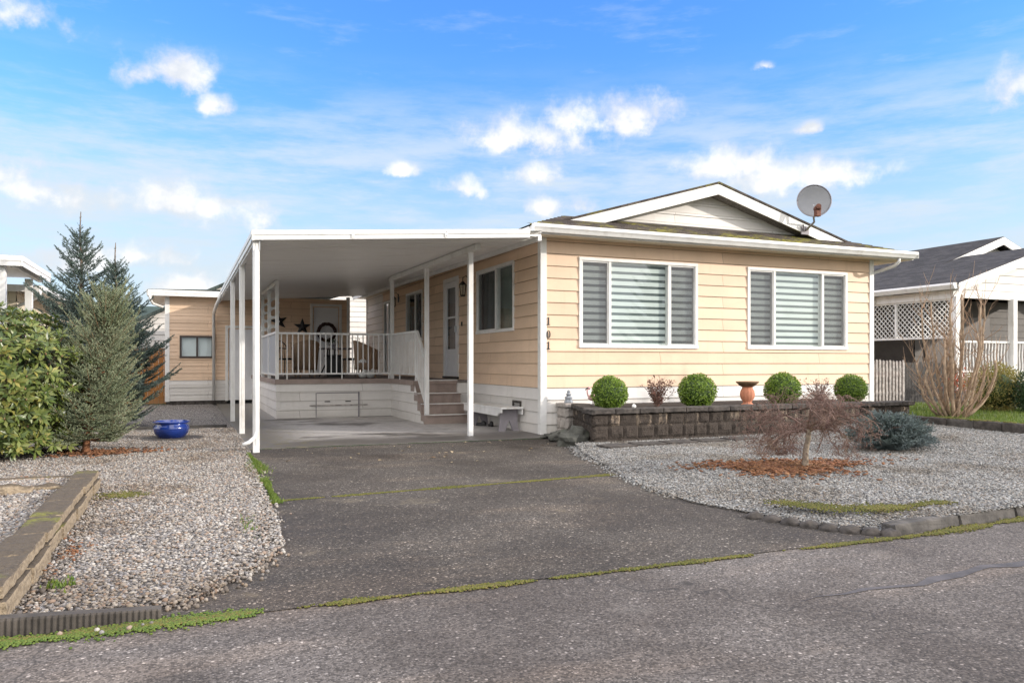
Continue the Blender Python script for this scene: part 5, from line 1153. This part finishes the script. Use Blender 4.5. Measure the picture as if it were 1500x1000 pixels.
for x,y in ((11.98,1.66),(14.07,1.66),(16.5,1.66),(11.98,6.5)):
    b=MB(); b.box(x-.075,x+.075,y-.075,y+.075,.1,2.82); b.build('post',M['white'],nb,bevel=.006)
b=siding(MB(),Tleft(14.6),5.0,18,.3,3.1); siding(b,Tfront(5.0),14.6,21,.3,3.1); siding(b,Tleft(11.98),9,18,.3,3.1); b.build('wall',simple('grey_taupe_siding',(.11,.10,.092),.7,.1,4,.1),nb)
b=MB(); b.box(14.8,20.8,5.2,17.8,0,3.0); b.build('interior',M['darkroom'],nb)
b=MB(); b.box(15.0,15.9,4.94,4.98,.95,2.9); b.box(16.6,17.8,4.94,4.98,1.6,2.6); b.build('window',M['brownframe'],nb)
b=MB(); b.box(11.9,14.6,8.9,9.05,.2,2.95); b.box(12,14.6,8.95,9.05,2.9,3.0); b.build('rear_screen',M['darkwood'],nb)
b=MB(); b.box(12.15,13.2,6.6,6.65,.2,1.85); b.build('side_panel',M['white'],nb)
# lattice
la=MB(); y0,y1,z0,z1=1.75,6.5,1.85,2.74
def clipseg(c,sg):
    pts=[]; # line z = sg*(y-c)
    for y in (y0,y1):
        z=z0+sg*(y-c)
        if z0<=z<=z1: pts.append((y,z))
    for z in (z0,z1):
        y=c+(z-z0)/sg
        if y0<=y<=y1: pts.append((y,z))
    pts=sorted(set((round(a,4),round(b_,4)) for a,b_ in pts)); return (pts[0],pts[-1]) if len(pts)>1 else None
for sg,xo in ((1,11.975),(-1,11.985)):
    c=y0-1.2
    while c<y1+1.2:
        s=clipseg(c,sg)
        if s and abs(s[0][0]-s[1][0])>.02: la.bar((xo,s[0][0],s[0][1]),(xo,s[1][0],s[1][1]),.035,.008)
        c+=.135
la.box(11.95,12.01,y0,y1,z0-.05,z0); la.box(11.95,12.01,y0,y1,z1,z1+.04); la.box(11.95,12.01,3.35,3.41,z0,z1)
la.build('lattice',M['white'],nb)
b=MB(); b.bar((12.1,1.7,1.72),(20,1.7,1.72),.06,.05); b.bar((12.1,1.7,.98),(20,1.7,.98),.05,.04); ra=b.build('railing',M['white'],nb)
for i in range(52):
    x=12.2+i*.115; b=MB(); pts=[(x+.012*math.sin(k*1.1),1.7,.98+.74*k/8) for k in range(9)]; b.tube(pts,.015,5); b.build('baluster',M['white'],ra)
b=siding(MB(),Tfront(1.72),12.1,20,.1,.93,base=.1); b.build('skirting',M['white_siding'],nb); b=MB(); b.box(12.1,20,1.74,5,.82,.95); b.build('porch_floor',M['deckbrown'],nb)
fp=thing('flower_pot','pot of orange red flowers in front of the neighbouring porch behind the bare shrub','flower pot',(11.2,.9,.28)); b=MB(); b.lathe([(.10,0),(.15,.25),(.17,.27),(.15,.28)],(0,0,0),18); b.build('pot_body',M['greypaint'],fp,local=True)
P=RNG.normal(0,1,(240,3))*np.array([.15,.15,.10])+np.array([0,0,.50]); s=RNG.uniform(.05,.10,240); scatterM('flowers',DIA,DIAF,P,frames(RNG.normal(0,1,(240,3)),RNG.normal(0,1,(240,3))),np.stack([s]*3,1),M['redplastic'],fp)
b=MB()
for i in range(14): a=i*.45; b.tube([(0,0,.26),(.12*math.cos(a),.12*math.sin(a),.5)],.006,4)
b.build('stalks',M['greenshrub'],fp,local=True)
# fences between the houses
pk=thing('picket_fence','weathered pale picket fence between the house and the neighbouring lattice','fence',(9.2,1.5,.1))
b=MB(); b.box(8.0,10.1,1.53,1.57,.45,.53); b.box(8.0,10.1,1.53,1.57,1.0,1.08); b.build('rail',M['greywood'],pk)
x=8.0; i=0
while x<10.1:
    b=MB(); w=.055; z=1.26+random.uniform(-.02,.02); b.prism([(x,.1),(x+w,.1),(x+w,z-.03),(x+w/2,z),(x,z-.03)],1.50,1.525,lambda u,v,w_:(u,w_,v)); b.build('picket',M['greywood'],pk); x+=.106; i+=1
bf=thing('board_fence','dark weathered board fence right of the pale pickets','fence',(10.9,1.6,.1))
x=10.14
while x<11.85:
    b=MB(); z=1.20+random.uniform(-.03,.03); b.box(x,x+.085,1.60,1.62,.1,z); b.build('board',M['darkwood'],bf); x+=.093
b=MB(); b.box(10.14,11.85,1.63,1.66,.9,.98); b.build('rail',M['darkwood'],bf)
# coppiced bare shrub
cp=thing('coppiced_shrub','tall bare shrub of thick cut stems behind the low block wall','shrub',(6.28,-2.65,.28)); rr=random.Random(21); st_=MB(); tw=MB()
fv=Vector((.922,-.387,0)); dv=Vector((.387,.922,0))
for i in range(16):
    s=(i-7.5)/7.5; s+=.10*(1 if s>0 else -1)
    bx_=fv*(s*.16+rr.gauss(0,.03))+dv*rr.gauss(0,.09); out=s*.40+rr.gauss(0,.05); dep_=rr.gauss(0,.2); hh=rr.uniform(1.15,2.12) if abs(s)<.85 else rr.uniform(.8,1.35)
    n=8; pts=[]
    for k in range(n+1):
        u=k/n; e=1-(1-u)**2.3; pts.append(bx_+fv*(out*e+rr.gauss(0,.012))+dv*(dep_*e+rr.gauss(0,.012))+Vector((0,0,hh*u)))
    r0=rr.uniform(.020,.031)
    st_.tube(pts,[r0*(1-.45*k/n) for k in range(n+1)],7)
    for k in range(13):
        j=rr.randint(1,n); a=rr.random()*6.28; d=Vector((math.cos(a),math.sin(a),rr.uniform(.7,2.0))).normalized(); l=rr.uniform(.2,.60); q=pts[j]; tp_=[q]
        for m_ in range(5): d=(d+Vector((rr.gauss(0,.16),rr.gauss(0,.16),.12))).normalized(); q=q+d*l/5; tp_.append(q)
        tw.tube(tp_,[.008,.0065,.005,.004,.003,.0018],4,False)
        for _ in range(2):
            q=tp_[rr.randint(2,5)]; d2=(d+Vector((rr.gauss(0,.5),rr.gauss(0,.5),.3))).normalized(); tw.tube([q,q+d2*.1,q+d2*.2+Vector((0,0,.03))],[.004,.003,.0015],3,False)
for i in range(16):
    a=rr.random()*6.28; d=Vector((math.cos(a)*.8,math.sin(a)*.8,rr.uniform(.6,1.4))).normalized(); q=Vector((rr.gauss(0,.15),rr.gauss(0,.1),0)); tp_=[q]; l=rr.uniform(.6,1.3)
    for m_ in range(6): d=(d+Vector((rr.gauss(0,.12),rr.gauss(0,.12),.10))).normalized(); q=q+d*l/6; tp_.append(q)
    tw.tube(tp_,[.011,.009,.008,.007,.005,.004,.002],4,False)
M['coppice']=simple('coppice_bark',(.33,.24,.165),.85,.3,18,.5,60,dirt=((.15,.13,.07),.5)); M['coppice_twig']=simple('coppice_twig',(.30,.20,.13),.8,.3,18,.3,60)
st_.build('stems',M['coppice'],cp,smooth=True,local=True); tw.build('twigs',M['coppice_twig'],cp,local=True)
def bush(name,label,loc,r,n,mat,leaf,seed,sq=(1,1,1)):
    o=thing(name,label,'shrub',loc); u=RNG.normal(0,1,(n,3)); u/=np.linalg.norm(u,axis=1,keepdims=True); nz=np.array([NZ.noise(Vector(x*2.2)+Vector((seed,0,0)))*.28+NZ.noise(Vector(x*6))*.14 for x in u])
    P=u*(r*(.85+nz+RNG.uniform(-.25,.1,n)))[:,None]*np.array(sq); P[:,2]=np.abs(P[:,2]+r*sq[2]*.78); f=u+RNG.normal(0,.6,(n,3))+np.array([0,0,.5]); s=RNG.uniform(leaf*.6,leaf*1.3,n)
    scatterM('leaves',DIA,DIAF,P,frames(f,RNG.normal(0,1,(n,3))),np.stack([s,s*.7,s],1),mat,o)
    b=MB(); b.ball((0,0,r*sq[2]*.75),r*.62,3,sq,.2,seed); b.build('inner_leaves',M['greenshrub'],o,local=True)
    b=MB(); rr=random.Random(seed)
    for i in range(18): a=rr.random()*6.28; b.tube([(0,0,0),(math.cos(a)*r*.3,math.sin(a)*r*.3,r*.6),(math.cos(a)*r*.75,math.sin(a)*r*.75,r*1.2)],[.012,.008,.003],4,False)
    b.build('stems',M['bark'],o,local=True); return o
bush('golden_shrub','golden green feathery shrub on the lawn right of the bare shrub',(8.82,-1.6,.28),.54,7000,M['goldshrub'],.05,3,(1.05,1,.95)); bush('green_shrub','dark green shrub cut by the right edge of the view',(8.95,-2.25,.28),.42,4600,M['greenshrub'],.045,7,(1,1,1.05))

# ------------------------------------------------------------------ neighbours on the left and behind
ln_=thing('left_neighbour_house','cream neighbouring house with a flat white porch roof at the left edge','house',(-10,8,0))
b=MB(); b.box(-15,-8.3,5.4,8.6,3.10,3.16); b.build('porch_roof',M['soffit'],ln_)
b=MB(); fasc(b,(-15,5.4,3.03),(-8.3,5.4,3.03),.18,(0,-1,0)); fasc(b,(-8.3,5.37,3.03),(-8.3,8.6,3.03),.18,(1,0,0)); b.box(-15,-8.36,5.42,5.5,3.02,3.1); b.box(-8.5,-8.4,5.5,8.5,3.0,3.1); b.build('fascia',M['trim'],ln_)
for y in (5.6,8.3):
    b=MB(); b.box(-8.72,-8.58,y-.07,y+.07,0,3.05); b.build('post',M['white'],ln_,bevel=.005)
b=siding(MB(),Tfront(9.2),-15,-9.05,.1,2.85); siding(b,Tright(-9.05),9.2,20,.1,2.85); b.build('wall',M['cream'],ln_); b=MB(); b.box(-14.9,-9.15,9.3,19.8,0,2.8); b.build('interior',M['darkroom'],ln_)
b=MB(); slab_quad(b,[(-15,8.7,2.92),(-8.55,8.7,2.92),(-8.55,20,2.92),(-15,20,2.92)],.05); b.box(-15,-8.5,8.62,8.72,2.80,2.95); b.box(-8.55,-8.45,8.72,20,2.80,2.95); b.build('eave',M['trim'],ln_)
b=MB(); b.tube([(-8.5,8.66,2.82),(-8.5,8.7,2.72),(-8.8,9.1,2.6),(-9.0,9.15,2.5)],.04,8); b.build('downspout',M['alu'],ln_,smooth=True)
window(ln_,Tfront(9.2),-9.75,-9.40,1.9,2.6,back='slats',w=.05)
wh=thing('white_house','white sided house with dark low roof behind the tall spruces','house',(-11,26,0)); b=siding(MB(),Tfront(24),-13,-8.6,0,3.35); siding(b,Tright(-8.6),24,34,0,3.3); b.build('wall',M['white_siding'],wh); b=MB(); slab_quad(b,[(-13.5,23.6,3.52),(-8.2,23.6,3.30),(-8.2,34,3.30),(-13.5,34,3.52)],.14); b.build('roof',M['shingle_green'],wh)
wg=thing('white_gable_house','white sided house with dark edged gable behind the tan shed','house',(-5,19,0)); b=siding(MB(),Tfront(19),-8.2,5.1,0,5.2,clip=lambda z:(-8.0+(max(z,2.2)-2.2)/.48,5.0-(max(z,2.2)-2.2)/.48)); b.build('wall',M['white_siding'],wg)
b=MB(); slab_quad(b,[(-8.3,18.7,2.17),(-1.5,18.7,5.43),(-1.5,29,5.43),(-8.3,29,2.17)],.12); slab_quad(b,[(-1.5,18.7,5.43),(5.3,18.7,2.17),(5.3,29,2.17),(-1.5,29,5.43)],.12); b.build('roof',M['shingle_green'],wg)
for x0,x1 in ((.45,.62),(.75,.92)): window(wg,Tfront(19),x0,x1,1.3,2.2,back='darkroom',w=.03)
wf=thing('wood_fence','orange brown upright board fence beside the tan shed','fence',(-7.5,13.2,0))
x=-9.6
while x<-6.0:
    b=MB(); b.box(x,x+.135,13.2,13.225,.0,1.62+random.uniform(-.01,.01)); b.build('board',M['cedar'],wf); x+=.142
b=MB(); b.box(-9.6,-6,13.23,13.27,.4,.48); b.box(-9.6,-6,13.23,13.27,1.3,1.38); b.build('rail',M['cedar'],wf)
# far ridge
b=MB(); n=60; vs=[]
for i in range(n+1):
    x=-1200+2400*i/n; h=105+28*NZ.noise((x*.003,.3,0))+12*NZ.noise((x*.012,.7,0)); vs+=[(x,1250,-5),(x,1500,h),(x,1900,-5)]
b.add(vs,[(3*i+j,3*i+3+j,3*i+4+j,3*i+1+j) for i in range(n) for j in (0,1)]); M['hill']=simple('forested_ridge',(.035,.06,.05),.95,.3,.02,0,1); tag(b.build('hills',M['hill'],smooth=True),'distant forested mountain ridge above the roofs','hills',kind='structure')
